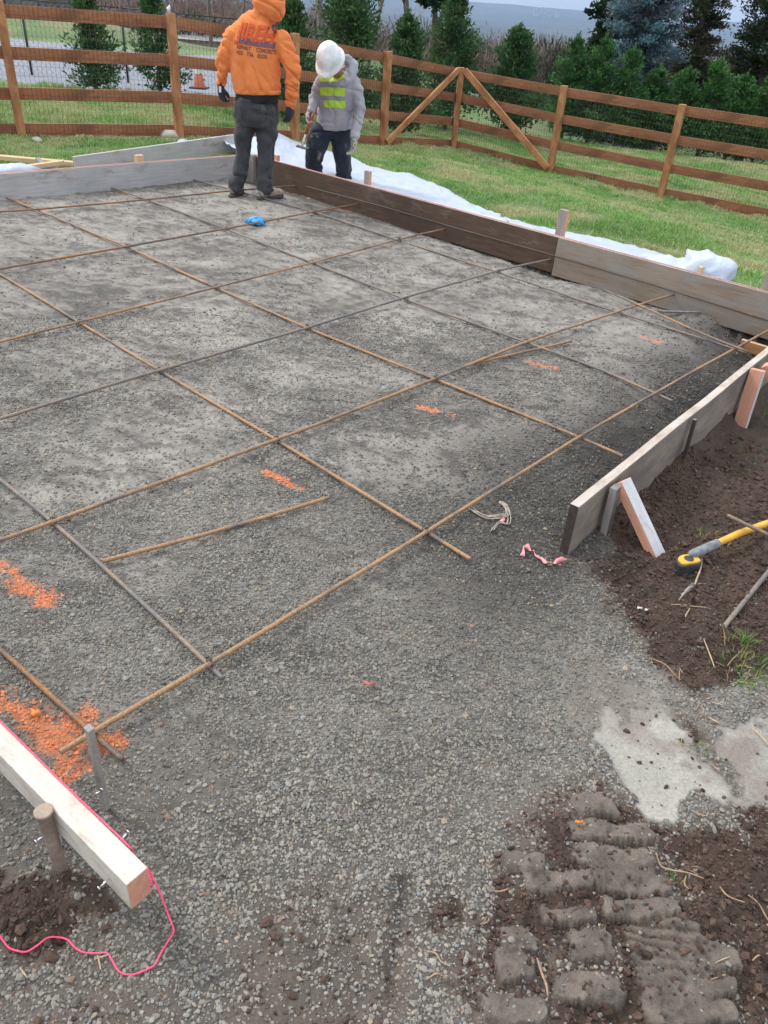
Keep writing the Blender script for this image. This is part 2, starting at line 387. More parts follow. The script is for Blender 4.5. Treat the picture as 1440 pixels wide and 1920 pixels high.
def ground_mat():
    m, nt, b = nmat('ground'); geo = nt.nodes.new('ShaderNodeNewGeometry').outputs['Position']
    col = attr(nt, 'tint'); g = attr(nt, 'gravel', 'Fac'); s = attr(nt, 'soil', 'Fac'); cc = attr(nt, 'slurry', 'Fac'); gr = attr(nt, 'grass', 'Fac'); pt = attr(nt, 'paint', 'Fac'); st = attr(nt, 'stony', 'Fac')
    wv = nt.nodes.new('ShaderNodeTexNoise'); wv.inputs['Scale'].default_value = 30; nt.links.new(geo, wv.inputs['Vector'])
    def vor(scale, feat='F1'):
        v = nt.nodes.new('ShaderNodeTexVoronoi'); v.inputs['Scale'].default_value = scale; v.feature = feat
        nt.links.new(mix(nt, .012, geo, wv.outputs['Color'], 'ADD'), v.inputs['Vector']); return v
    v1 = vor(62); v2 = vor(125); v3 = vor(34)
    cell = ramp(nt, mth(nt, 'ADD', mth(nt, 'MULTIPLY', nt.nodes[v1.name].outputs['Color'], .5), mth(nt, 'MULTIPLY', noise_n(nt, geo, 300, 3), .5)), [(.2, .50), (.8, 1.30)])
    crev_shade = ramp(nt, v1.outputs['Distance'], [(.35, 1.0), (.75, .72)])  # crevice shade between the stones, put into the colour
    stone = mix(nt, 1.0, mix(nt, 1.0, col, cell, 'MULTIPLY'), crev_shade, 'MULTIPLY')
    fines = mix(nt, 1.0, col, ramp(nt, noise_n(nt, geo, 95, 6, .75), [(.25, .62), (.75, 1.28)]), 'MULTIPLY')
    fines = mix(nt, 1.0, fines, ramp(nt, noise_n(nt, geo, 420, 2, .6), [(.3, .75), (.7, 1.2)]), 'MULTIPLY')
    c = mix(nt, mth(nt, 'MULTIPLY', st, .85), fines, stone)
    pn = ramp(nt, noise_n(nt, geo, 90, 5, .75), [(.34, .12), (.60, .9)])
    c = mix(nt, mth(nt, 'MULTIPLY', pt, pn), c, (.80, .23, .07))
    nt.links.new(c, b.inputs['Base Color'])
    h1 = mth(nt, 'MULTIPLY', mth(nt, 'SUBTRACT', 1.0, v1.outputs['Distance']), st)
    h2 = mth(nt, 'MULTIPLY', mth(nt, 'SUBTRACT', 1.0, v2.outputs['Distance']), mth(nt, 'MULTIPLY', st, .5))
    h3 = mth(nt, 'MULTIPLY', noise_n(nt, geo, 48, 9, .78), mth(nt, 'SUBTRACT', mth(nt, 'ADD', 1.35, s), cc))
    h = mth(nt, 'ADD', mth(nt, 'ADD', h1, h2), mth(nt, 'MULTIPLY', h3, .9))
    bump(nt, b, h, .75, .012)
    b.inputs['Roughness'].default_value = .78; b.inputs['Specular IOR Level'].default_value = .35
    return m
MT['ground'] = ground_mat()
def tint_mat(name, rough=.8, nscale=0, lo=.7, hi=1.25, bdist=0, spec=.4, trans=0):
    m, nt, b = nmat(name); c = attr(nt, 'tint')
    if nscale:
        pos = nt.nodes.new('ShaderNodeNewGeometry').outputs['Position']
        n = noise_n(nt, pos, nscale, 4, .65); c = mix(nt, 1.0, c, ramp(nt, n, [(.3, lo), (.7, hi)]), 'MULTIPLY')
        if bdist: bump(nt, b, n, .6, bdist)
    nt.links.new(c, b.inputs['Base Color']); b.inputs['Roughness'].default_value = rough; b.inputs['Specular IOR Level'].default_value = spec
    if trans:
        tr = nt.nodes.new('ShaderNodeBsdfTranslucent'); nt.links.new(c, tr.inputs[0]); ms = nt.nodes.new('ShaderNodeMixShader'); ms.inputs[0].default_value = trans
        nt.links.new(b.outputs[0], ms.inputs[1]); nt.links.new(tr.outputs[0], ms.inputs[2])
        nt.links.new(ms.outputs[0], [n for n in nt.nodes if n.type == 'OUTPUT_MATERIAL'][0].inputs[0])
    return m
MT['stone'] = tint_mat('crushed_stone', .75, 260, .72, 1.25, .0012, .4)
MT['clod'] = tint_mat('soil_clod', .9, 160, .6, 1.3, .004, .25)
MT['leaf'] = tint_mat('foliage', .65, 0, spec=.3, trans=.25)
MT['blade'] = tint_mat('grass_blade', .6, 0, spec=.3, trans=.3)
MT['bark'] = simple('bark', [(.3, (.07, .05, .04)), (.7, (.16, .12, .095))], 12, .9, 40, .6, .02)
MT['twig'] = tint_mat('bare_twigs', .9)
def plastic_mat():
    m, nt, b = nmat('white_poly_sheet'); b.inputs['Base Color'].default_value = (.64, .70, .79, 1); b.inputs['Roughness'].default_value = .38
    c = coord(nt, 'Object'); bump(nt, b, noise_n(nt, c, 9, 6, .6, .8), .5, .03)
    tr = nt.nodes.new('ShaderNodeBsdfTranslucent'); tr.inputs[0].default_value = (.8, .86, .93, 1)
    tp = nt.nodes.new('ShaderNodeBsdfTransparent'); ms = nt.nodes.new('ShaderNodeMixShader'); ms.inputs[0].default_value = .25
    nt.links.new(b.outputs[0], ms.inputs[1]); nt.links.new(tr.outputs[0], ms.inputs[2])
    m2 = nt.nodes.new('ShaderNodeMixShader'); m2.inputs[0].default_value = .08; nt.links.new(ms.outputs[0], m2.inputs[1]); nt.links.new(tp.outputs[0], m2.inputs[2])
    nt.links.new(m2.outputs[0], [n for n in nt.nodes if n.type == 'OUTPUT_MATERIAL'][0].inputs[0]); return m
MT['plastic'] = plastic_mat()
def rebar_mat(name, a, bc, g, thr):
    m, nt, b = nmat(name); c = coord(nt, 'Object')
    n = noise_n(nt, c, 2.6, 6, .75); f = noise_n(nt, c, 120, 4, .7)
    col = mix(nt, ramp(nt, n, [(thr-.06, 0.0), (thr+.08, 1.0)]), mix(nt, f, a, bc), g)
    col = mix(nt, 1.0, col, ramp(nt, f, [(.3, .65), (.7, 1.25)]), 'MULTIPLY')
    nt.links.new(col, b.inputs['Base Color']); b.inputs['Roughness'].default_value = .7; b.inputs['Metallic'].default_value = .15
    bump(nt, b, f, .4, .002); return m
MT['rust'] = rebar_mat('rusty_rebar', (.20, .085, .03), (.42, .20, .08), (.13, .11, .095), .52)
MT['rust2'] = rebar_mat('tan_rebar', (.27, .145, .065), (.45, .28, .15), (.15, .13, .115), .53)
MT['edgebar'] = rebar_mat('brown_edge_bar', (.06, .045, .035), (.14, .10, .075), (.11, .09, .075), .5)
MT['rust3'] = rebar_mat('grey_rebar', (.20, .15, .105), (.34, .25, .17), (.17, .155, .15), .46)

# ------------------------------------------------------------------ the ground: one polar sheet cut by what covers it
def build_ground():
    rs = [.0, .15, .25]; r = .35
    while r < 9600:
        rs.append(r); r *= 1.0052 if r < 9 else (1.009 if r < 30 else 1.03)
    rs.append(9600); rs = np.array(rs)
    a_f = np.arange(-52, 52.001, .2); a_c = np.concatenate([np.arange(56, 306, 4.5)])
    ang = np.radians(np.concatenate([a_f, a_c])); na = len(ang); nr = len(rs)
    X = np.outer(rs, np.sin(ang)); Y = np.outer(rs, np.cos(ang))
    x = X.ravel(); y = Y.ravel()
    z = ground_h(x, y)
    g, s, c, gr = masks(x, y); pt = paint_mask(x, y)
    rd = sstep(-.1, .1, sdist(x, y, ROADP)); r_ = np.hypot(x, y)
    n1 = fbm(x, y, 1.1, 4, 81)[:, None]; n2 = fbm(x, y, 5, 4, 82)[:, None]; n3 = fbm(x, y, .5, 3, 83)[:, None]
    ip = sstep(-.05, .05, inpad(x, y))[:, None]
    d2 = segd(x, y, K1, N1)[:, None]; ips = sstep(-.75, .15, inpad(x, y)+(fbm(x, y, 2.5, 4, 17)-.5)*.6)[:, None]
    light = np.array([.36, .33, .285]); dark = np.array([.115, .103, .088])
    # compacted, drier middle, damp clumps; darker along the boards
    n4 = fbm(x*1.0+y*.35, y*1.7, 11, 5, 86)[:, None]; crumb = sstep(.52, .68, n4); n5 = fbm(x*.8, y*1.6, 3.2, 4, 87)[:, None]
    n6 = fbm(x, y*1.3, 34, 4, 85)[:, None]; wet_and_shade = np.clip(.42+(n1-.5)*.45+(n2-.5)*.6+(n5-.5)*1.0+.50*crumb+(n6-.5)*1.1, 0, 1)
    wet_and_shade = np.maximum(wet_and_shade, 1.25*(1-sstep(.1, 1.2, d2+(n2-.5)*.5))*ips); dk_ = np.hypot(x-K1[0], y-K1[1])[:, None]; wet_and_shade = np.maximum(wet_and_shade, 1.15*(1-sstep(.5, 1.6, dk_+(n2-.5)*.6))*ip); d1_ = segd(x, y, K0, K1)[:, None]; wet_and_shade = np.maximum(wet_and_shade, 1.0*(1-sstep(.05, .35, d1_+(n2-.5)*.3))*ip)  # right-board term paints trench shade into the damp mask; others only darken
    cgr = light*(1-wet_and_shade)+dark*wet_and_shade
    front = (1-sstep(1.0, 1.9, y))[:, None]; cgr = cgr*(1-front)+front*(np.array([.135, .118, .098])*(.75+.5*n2))
    soilc = np.array([.082, .053, .038])*(.55+.9*n2)
    sm = (s[:, None]*2.2).clip(0, 1); hard = sstep(.55, .9, s)[:, None]
    mudc = np.array([.150, .120, .096])*(.75+.5*n2)
    sc = mudc*(1-hard)+soilc*hard
    lg = lug_field(x, y)[:, None]; l = sstep(.005, .013, lg); sc = sc*(1-l)+np.array([.205, .168, .136])*(.55+.95*fbm(x, y, 22, 5, 79)[:, None])*l
    sme = sstep(.5, .72, fbm(x*2.2+y, y*2.2-x, 3.0, 5, 89))[:, None]; conc = np.array([.325, .305, .262])*(.74+.5*fbm(x, y, 3.5, 5, 88)[:, None]); sme = np.maximum(sme*.7, .8*sstep(.56, .70, fbm(x, y, 9, 5, 92))[:, None]); conc = conc*(1-sme)+sme*np.array([.20, .165, .135])
    grc = np.array([.12, .20, .055])*(.6+.8*n1); dry = np.array([.24, .20, .10])
    dm = sstep(.50, .66, fbm(x, y, 1.6, 4, 90))[:, None]; grc = grc*(1-dm*.6)+dry*dm*.6
    brown = np.array([.16, .115, .08])
    bm = (sstep(.4, 1.0, (x < -1)*(1-np.abs((y-(x*.95+16.6))/1.6))))[:, None]*sstep(.35, .6, n2)
    grc = grc*(1-bm*.7)+brown*bm*.7
    far = sstep(24, 45, r_)[:, None]; grc = grc*(1-far)+np.array([.085, .066, .050])*far
    vf = sstep(200, 900, r_)[:, None]; grc = grc*(1-vf)+(np.array([.03, .042, .038])+ .03*sstep(.55, .7, fbm(x, y, 1/260., 3, 95))[:, None])*vf
    col = cgr
    col = col*(1-s[:, None].clip(0, 1)*.0)  # base
    k = sm; col = col*(1-k)+sc*k
    k = gr[:, None]; col = col*(1-k)+grc*k
    k = (rd*(1-gr))[:, None]; col = col*(1-k)+np.array([.29, .31, .35])*(.85+.3*n2)*k
    k = c[:, None]; col = col*(1-k)+conc*k
    stony = g*(sstep(.42, .62, fbm(x, y, 2.3, 4, 99))*.7+.3)*(1-sstep(3.2, 5.5, r_)*.55)
    stony = np.maximum(stony, rd*.6)
    V = np.stack([x, y, z], 1)
    idx = np.arange(nr*na).reshape(nr, na)
    A = idx[:-1]; B = idx[1:]
    f = np.stack([A, np.roll(A, -1, 1), np.roll(B, -1, 1), B], -1).reshape(-1, 4)[:, ::-1]
    fx = V[f].mean(1)
    lab = np.zeros(len(f), int)
    mg = g[f].mean(1); ms_ = s[f].mean(1); mc = c[f].mean(1); mgr = gr[f].mean(1); mrd = rd[f].mean(1)
    st5 = np.stack([mg+(ms_ < .5)*.3*(1-mgr)*(1-mc), ms_, mc, mgr, mrd*(1-mgr)], 1); lab = st5.argmax(1)
    fr = np.hypot(fx[:, 0], fx[:, 1]); lab[(lab == 3) & (fr > 40)] = 5
    for L, (nm, lb) in enumerate([('gravel_pad', 'grey crushed gravel ground inside and in front of the timber forms'), ('soil', 'dark brown churned soil'), ('concrete_slurry', 'pale dried slurry patches on the mud'), ('lawn', 'green lawn with dry patches'), ('road', 'grey gravel road beyond the fence'), ('terrain', 'land falling away to the valley and far hills')]):
        ff = f[lab == L]
        if not len(ff): continue
        used, inv = np.unique(ff, return_inverse=True); inv = inv.reshape(ff.shape)
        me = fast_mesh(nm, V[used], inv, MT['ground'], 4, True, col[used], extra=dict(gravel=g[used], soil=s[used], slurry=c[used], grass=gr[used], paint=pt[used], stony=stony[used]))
        tag(link(nm, me), kind='structure')
build_ground()

# ------------------------------------------------------------------ loose stones and clods (uncountable)
def ico():
    bm = bmesh.new(); bmesh.ops.create_icosphere(bm, subdivisions=1, radius=1)
    v = np.array([q.co[:] for q in bm.verts]); f = np.array([[a.index for a in q.verts] for q in bm.faces]); bm.free()
    return v, f
IV, IF = ico()
def bz_arr(x, y): return ground_h(x, y)
def scatter(name, mat, x, y, size, col, squash=(.45, .8), sink=.35, smooth=False, jit=.32):
    n = len(x); nv = len(IV)
    J = RNG.uniform(1-jit, 1+jit, (n, nv, 1))
    V = IV[None]*J
    sc = np.stack([RNG.uniform(.7, 1.25, n), RNG.uniform(.55, 1.0, n), RNG.uniform(*squash, n)], 1)
    V = V*sc[:, None]*size[:, None, None]
    a = RNG.uniform(0, 2*np.pi, n); t = RNG.normal(0, .3, n)
    ca, sa, ct, st = np.cos(a), np.sin(a), np.cos(t), np.sin(t)
    x1 = V[..., 0]*ct[:, None]-V[..., 2]*st[:, None]; z1 = V[..., 0]*st[:, None]+V[..., 2]*ct[:, None]; y1 = V[..., 1]
    X = x1*ca[:, None]-y1*sa[:, None]+x[:, None]; Y = x1*sa[:, None]+y1*ca[:, None]+y[:, None]
    Z = z1+(ground_h(x, y)+size*sc[:, 2]*(1-2*sink))[:, None]
    P = np.stack([X, Y, Z], -1).reshape(-1, 3)
    Fc = (IF[None]+(np.arange(n)*nv)[:, None, None]).reshape(-1, 3)
    me = fast_mesh(name, P, Fc, mat, 3, smooth, np.repeat(col, nv, 0))
    return link(name, me)
def in_view(x, y, m=70):
    z = 0-HC; d = y*FW[1]+z*FW[2]
    px = 720+F*(x*RT[0]+y*RT[1]+z*RT[2])/d; py = 960-F*(x*UP[0]+y*UP[1]+z*UP[2])/d
    return (px > -m*4) & (px < 1440+m*4) & (py < 1920+m*5) & (d > 0)
def cand(n, r0, r1, pw=1.0):
    u = RNG.uniform(0, 1, n); r = (r0**pw+u*(r1**pw-r0**pw))**(1/pw); a = RNG.uniform(rad(-50), rad(50), n)
    x = r*np.sin(a); y = r*np.cos(a); k = in_view(x, y); return x[k], y[k]
def gravel():
    xs, ys, ss = [], [], []
    for n, r0, r1, s0, s1, th in ((185000, .45, 2.8, .0026, .0066, .27), (12000, .45, 3.1, .0058, .0105, .40), (100000, 2.6, 5.0, .0040, .0085, .40), (75000, 4.8, 9.0, .0055, .010, .5)):
        x, y = cand(n, r0, r1, 2.0)
        g, s, c, gr = masks(x, y)
        g = np.maximum(g, .5*(s > .1)*(s < .62)); den = g*(.35+.65*sstep(th, th+.2, fbm(x, y, 2.3, 4, 99)))
        den = (den*(1-.8*np.minimum(1, c*1.6))+s*.018)*(1-.85*sstep(.005, .014, lug_field(x, y)))
        if r0 > 4: den = np.maximum(den*(.15+.85*sstep(.45, .62, fbm(x, y, 5, 3, 98))), g*(1-sstep(.5, 1.6, np.hypot(x-K1[0], y-K1[1])))*(inpad(x, y) > 0))
        k = (RNG.uniform(0, 1, len(x)) < den); x = x[k]; y = y[k]
        xs.append(x); ys.append(y); ss.append(s0+(s1-s0)*RNG.uniform(0, 1, len(x))**2.0)
    x = np.concatenate(xs); y = np.concatenate(ys); s = np.concatenate(ss)
    n = len(x); v = RNG.uniform(0, 1, (n, 1)); base = np.array([.222, .204, .172])*(.52+.82*v)
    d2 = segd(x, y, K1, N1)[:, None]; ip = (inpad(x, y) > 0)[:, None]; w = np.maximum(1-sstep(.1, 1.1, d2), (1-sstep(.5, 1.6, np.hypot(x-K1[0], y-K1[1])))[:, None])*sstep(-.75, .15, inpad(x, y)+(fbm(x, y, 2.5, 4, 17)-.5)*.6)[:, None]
    base = base*(1-.58*w)  # stones by the right board take the same painted trench shade
    h = RNG.uniform(0, 1, n); base[h > .97] = np.array([.32, .26, .18]); base[(h < .04)] = np.array([.19, .20, .19]); base[(h > .5) & (h < .515)] = np.array([.24, .16, .11])
    col_var = (.78+.5*fbm(x, y, 1.1, 4, 81)+.18*fbm(x, y, 5, 4, 82))[:, None]; base = base*(1.62-col_var*.62)
    base = base*(.9+.2*RNG.uniform(0, 1, (n, 1)))
    pt = paint_mask(x, y); k = RNG.uniform(0, 1, n) < pt*1.05; mx = RNG.uniform(.25, .9, (k.sum(), 1)); base[k] = base[k]*(1-mx)+mx*np.array([.82, .23, .07])
    print('stones', n)
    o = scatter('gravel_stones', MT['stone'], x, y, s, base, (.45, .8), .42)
    tag(o, 'loose grey crushed stones spread over the pad', 'gravel', kind='stuff')
    # clods of soil
    xs, ys, ss = [], [], []
    for n, r0, r1, s0, s1 in ((110000, .5, 3.8, .0025, .0080), (11000, .5, 4.2, .006, .015)):
        x, y = cand(n, r0, r1, 1.6); g, s, c, gr = masks(x, y); lg = lug_field(x, y)
        k = RNG.uniform(0, 1, len(x)) < (sstep(.3, .9, s)*1.1*(1-.9*sstep(.005, .014, lg))+.015*c)*sstep(.12, .42, fbm(x, y, 4, 4, 105)); x = x[k]; y = y[k]
        xs.append(x); ys.append(y); ss.append(s0+(s1-s0)*RNG.uniform(0, 1, len(x))**2.2)
    x = np.concatenate(xs); y = np.concatenate(ys); s = np.concatenate(ss); n = len(x); print('clods', n)
    col = np.array([.085, .055, .040])*RNG.uniform(.65, 1.45, (n, 1))
    o = scatter('soil_clods', MT['clod'], x, y, s, col, (.55, .95), .35, False, .42)
    tag(o, 'crumbled dark brown clods of soil on the churned ground', 'soil clods', kind='stuff')
    # pebbly crumbs thrown in from digging near the right corner
gravel()

def blades(name, x, y, h, w, col, lean=.35, zz=None):
    n = len(x); z = ground_h(x, y)-.005 if zz is None else zz
    a = RNG.uniform(0, 2*np.pi, n); dx = np.cos(a)*w; dy = np.sin(a)*w
    b = RNG.uniform(0, 2*np.pi, n); L = RNG.uniform(.1, 1, n)*lean*2*h
    V = np.zeros((n, 5, 3)); B = np.stack([x, y, z], 1)
    off = np.stack([dx, dy, 0*dx], 1); ln = np.stack([np.cos(b)*L, np.sin(b)*L, 0*L], 1); up = np.stack([0*h, 0*h, h], 1)
    V[:, 0] = B-off; V[:, 1] = B+off; V[:, 2] = B+off*.7+ln*.35+up*.6; V[:, 3] = B-off*.7+ln*.35+up*.6; V[:, 4] = B+ln+up
    base = (np.arange(n)*5)[:, None]
    F4 = np.concatenate([base+np.array([[0, 1, 2]]), base+np.array([[0, 2, 3]]), base+np.array([[3, 2, 4]])])
    me = fast_mesh(name, V.reshape(-1, 3), F4, MT['blade'], 3, False, np.repeat(col, 5, 0))
    return me
def lawn_grass():
    n = 520000
    r = np.sqrt(RNG.uniform(5.0**2, 24.0**2, n)*1.0); r = 5.0+(24-5.0)*RNG.uniform(0, 1, n)**1.25
    a = RNG.uniform(rad(-36), rad(36), n); x = r*np.sin(a); y = r*np.cos(a)
    g, s, c, gr = masks(x, y); bare = sstep(.60, .72, fbm(x, y, 2.6, 4, 120))
    k = (gr > .5) & (in_view(x, y)) & (RNG.uniform(0, 1, n) > bare*.8); x = x[k]; y = y[k]
    n = len(x); big = fbm(x, y, 1.6, 4, 90); tuft = fbm(x, y, 4, 3, 121)
    h = (.022+.035*sstep(.45, .75, tuft)+.018*RNG.uniform(0, 1, n)); left = (x < -1.0) & (y > 11.9+(x+4.95)*.62); h = h*np.where(left, 1.6, 1.0)
    dry = sstep(.38, .60, big+RNG.normal(0, .08, n))[:, None]*.8
    dry = np.maximum(dry, (left*.75)[:, None]*(RNG.uniform(0, 1, (n, 1)) < .68*sstep(.35, .6, fbm(x, y, 1.1, 3, 128))[:, None]))
    gcol = np.array([.205, .36, .10])*(.6+.8*RNG.uniform(0, 1, (n, 1)))*(.7+.6*fbm(x, y, .9, 3, 125)[:, None])
    dcol = np.array([.54, .50, .27])*(.7+.5*RNG.uniform(0, 1, (n, 1)))
    col = gcol*(1-dry)+dcol*dry
    w = .0035+.0006*np.hypot(x, y)*.35
    print('blades', n)
    tag(link('grass', blades('grass', x, y, h, w, col, .5)), 'short green lawn grass with straw-coloured dry patches', 'grass', kind='stuff')
lawn_grass()

# ------------------------------------------------------------------ rebar
def rbar(name, pts, zs, mat, label, r=.0077, ribs=True, wob=.005, group=None):
    """pts photo pixels, zs height(s) above the pad; the bar runs through the ground points under them"""
    if not hasattr(zs, '__len__'): zs = [zs]*len(pts)
    P = [at(p[0], p[1], z) for p, z in zip(pts, zs)]
    # resample
    L = [0]
    for a, b in zip(P, P[1:]): L.append(L[-1]+(b-a).length)
    tot = L[-1]; step = .007 if ribs else .05; n = max(3, int(tot/step))
    L = np.array(L); A = np.array(P)
    q = np.linspace(0, tot, n)
    ctrl = np.stack([np.interp(q, L, A[:, i]) for i in range(3)], 1)
    w = max(2, int(.25/step))                      # smooth the corners
    if n > 3*w:
        pad = np.concatenate([np.repeat(ctrl[:1], w, 0)-(np.arange(w, 0, -1)[:, None])*(ctrl[1]-ctrl[0]), ctrl, np.repeat(ctrl[-1:], w, 0)+(np.arange(1, w+1)[:, None])*(ctrl[-1]-ctrl[-2])])
        ker = np.ones(2*w+1)/(2*w+1); ctrl = np.stack([np.convolve(pad[:, i], ker, 'valid') for i in range(3)], 1)
    sd = random.random()*50
    ctrl[:, 2] += (fbm(q*1.3+sd, q*0, 1, 3, 7)-.5)*wob*1.5
    T = np.gradient(ctrl, axis=0); T /= np.linalg.norm(T, axis=1)[:, None]
    S = np.cross(T, [0, 0, 1]); S /= np.linalg.norm(S, axis=1)[:, None]; U = np.cross(S, T)
    m = 8; th = np.arange(m)*2*np.pi/m
    k = np.arange(n)
    ph = (k % 2)[:, None]
    rr = r*(1+(.13*ph*(np.abs(np.sin(th)) < .99)[None] if ribs else 0))*np.ones((n, m))
    rr[0] *= .9; rr[-1] *= .9
    off = ctrl[0].copy()
    V = ctrl[:, None]+S[:, None]*(np.cos(th)[None, :]*rr)[..., None]+U[:, None]*(np.sin(th)[None, :]*rr)[..., None]-off
    idx = np.arange(n*m).reshape(n, m); a = idx[:-1]; b = idx[1:]
    Fq = np.stack([a, np.roll(a, -1, 1), np.roll(b, -1, 1), b], -1).reshape(-1, 4)
    Vv = V.reshape(-1, 3)
    caps = []
    for e in (0, n-1):
        i = idx[e]; caps += [[i[0], i[1], i[2], i[3]], [i[0], i[3], i[4], i[7]], [i[4], i[5], i[6], i[7]]]
    Fq = np.concatenate([Fq, np.array(caps)])
    o = link(name, fast_mesh(name, Vv, Fq, mat, 4, True)); o.location = off
    return tag(o, label, 'rebar', group)
za, zb = .034, .017
rbar('rebar', [(112, 1410), (165, 1376), (410, 1236), (800, 996), (1088, 818), (1300, 696), (1540, 565)], za, MT['rust2'], 'long tan bar nearest the front, running from the orange paint corner')
rbar('rebar', [(-300, 1105), (0, 1016), (98, 978), (518, 825), (815, 711), (985, 641), (1200, 571), (1277, 548)], za, MT['rust2'], 'long tan bar, second from the front, ending at the tan plywood form')
rbar('rebar', [(-300, 880), (0, 785), (298, 694), (575, 615), (750, 560), (935, 507), (1056, 481)], za, MT['rust3'], 'greyish bar whose end touches the joint of the brown and tan form boards')
rbar('rebar', [(-300, 725), (0, 640), (148, 604), (404, 539), (585, 493), (745, 449), (866, 422)], za, MT['rust2'], 'tan bar, fourth from the front, ending before the middle of the dark brown form board', ribs=False)
rbar('rebar', [(-300, 565), (0, 504), (237, 463), (423, 429), (590, 397), (698, 378)], za, MT['rust'], 'rusty bar passing just behind the crumpled blue glove', ribs=False)
rbar('rebar', [(-300, 420), (0, 397), (70, 393), (275, 374), (435, 357), (568, 347)], za, MT['rust'], 'farthest cross bar, passing under the boots of the worker in orange', ribs=False)
rbar('rebar', [(357, 336), (437, 356), (590, 398), (752, 452), (935, 511), (1170, 590), (1290, 626), (1398, 662)], zb, MT['rust3'], 'lengthwise bar from behind the orange-hooded worker to the far right corner', ribs=False)
rbar('rebar', [(176, 341), (275, 374), (423, 429), (585, 493), (762, 562), (985, 642), (1120, 690), (1261, 752)], zb, MT['rust3'], 'lengthwise bar running through the centre of the pad, grey at its near right end')
rbar('rebar', [(-60, 338), (0, 366), (70, 394), (237, 463), (404, 539), (575, 615), (815, 711), (1087, 820), (1168, 856)], zb, MT['rust2'], 'lengthwise bar crossing the whole pad and stopping short of the braced board at the right')
rbar('rebar', [(-200, 405), (0, 514), (148, 604), (298, 694), (518, 825), (795, 995), (882, 1049)], zb, MT['rust2'], 'lengthwise bar ending in the gravel left of the frayed twine')
rbar('rebar', [(-200, 745), (0, 898), (98, 978), (240, 1105), (393, 1247), (418, 1272)], zb, MT['rust3'], 'lengthwise bar ending just past the front tan bar left of the centre')
rbar('rebar', [(-200, 1045), (0, 1217), (165, 1369), (230, 1424)], zb, MT['rust'], 'rusty orange bar beside the upright grey stake at the painted corner')
def atplane(px, py, org, nrm):
    d_ = Vector(ray(px, py)); t_ = (Vector(org)-Vector(CAM)).dot(nrm)/d_.dot(nrm); return Vector(CAM)+d_*t_
_n = Vector((-(K1-K0).y, (K1-K0).x, 0)).normalized(); _s = 1 if (K0-(K0+N1)/2).dot(_n) > 0 else -1; _o = K0-_n*_s*.035
_pts = [atplane(q_[0], q_[1], _o, _n) for q_ in [(575, 350), (720, 388), (863, 430), (1059, 485), (1208, 529), (1440, 601), (1560, 640)]]
_mb = MB(); _mb.tube(_pts, .0062, 8); print('edge bar z', [round(p.z, 3) for p in _pts])
tag(_mb.build('rebar', [MT['edgebar']]), 'thin dark bar held along the inside faces of the back form boards', 'rebar')
rbar('rebar', [(192, 1052), (430, 990), (618, 932)], .024, MT['rust2'], 'loose cut-off bar lying alone on gravel between two cross bars', wob=.002)
rbar('rebar', [(870, 686), (930, 671), (1072, 639)], .02, MT['rust2'], 'short lap bar laid beside the second cross bar, pointing right', ribs=False)
rbar('rebar', [(1131, 543), (1230, 586), (1330, 633), (1404, 660)], .05, MT['rust2'], 'loose thin bar lying across two others near the tan plywood form', r=.007, ribs=False)
rbar('rebar', [(1232, 584), (1315, 586)], .03, MT['steel'], 'short grey bar lying on the dark gravel before the tan plywood', r=.009, ribs=False)
rbar('rebar', [(1363, 966), (1440, 1003), (1560, 1062)], [.10, .09, .05], MT['rust2'], 'thin bare bar leaning over the yellow tool handle', r=.0075)
rbar('rebar', [(1338, 1200), (1385, 1140), (1440, 1072), (1520, 980)], [.0, .01, .02, .02], MT['rust3'], 'straight grey bar lying on dark soil below the yellow handle', r=.0085)

T0 = simple('tie_wire', [(.3, (.04, .035, .03)), (.7, (.10, .085, .07))], 60, .6, metal=.4)
for (px, py) in [(165, 1375), (393, 1245), (797, 997), (1087, 819), (98, 978), (518, 825), (815, 712), (985, 642), (298, 695), (575, 615), (762, 562), (935, 510), (148, 605), (404, 539), (585, 493), (748, 451), (237, 463), (423, 430), (590, 398)]:
    q = at(px, py, .026); mb = MB()
    for s_ in (-1, 1):
        e_ = Vector((s_*.7, .7, 0)).normalized(); pt_ = [q+e_*(.017*math.cos(t))+Vector((0, 0, .019*math.sin(t))) for t in np.linspace(0, 2*math.pi, 13)]; mb.tube(pt_, .0013, 5)
    mb.tube([q+Vector((0, 0, .016)), q+Vector((.008, -.004, .026)), q+Vector((.012, -.014, .024))], .0016, 5)
    tag(mb.build('wire_tie', [T0]), 'dark twisted wire tie at a crossing of two bars', 'wire tie', 'wire ties at the bar crossings')

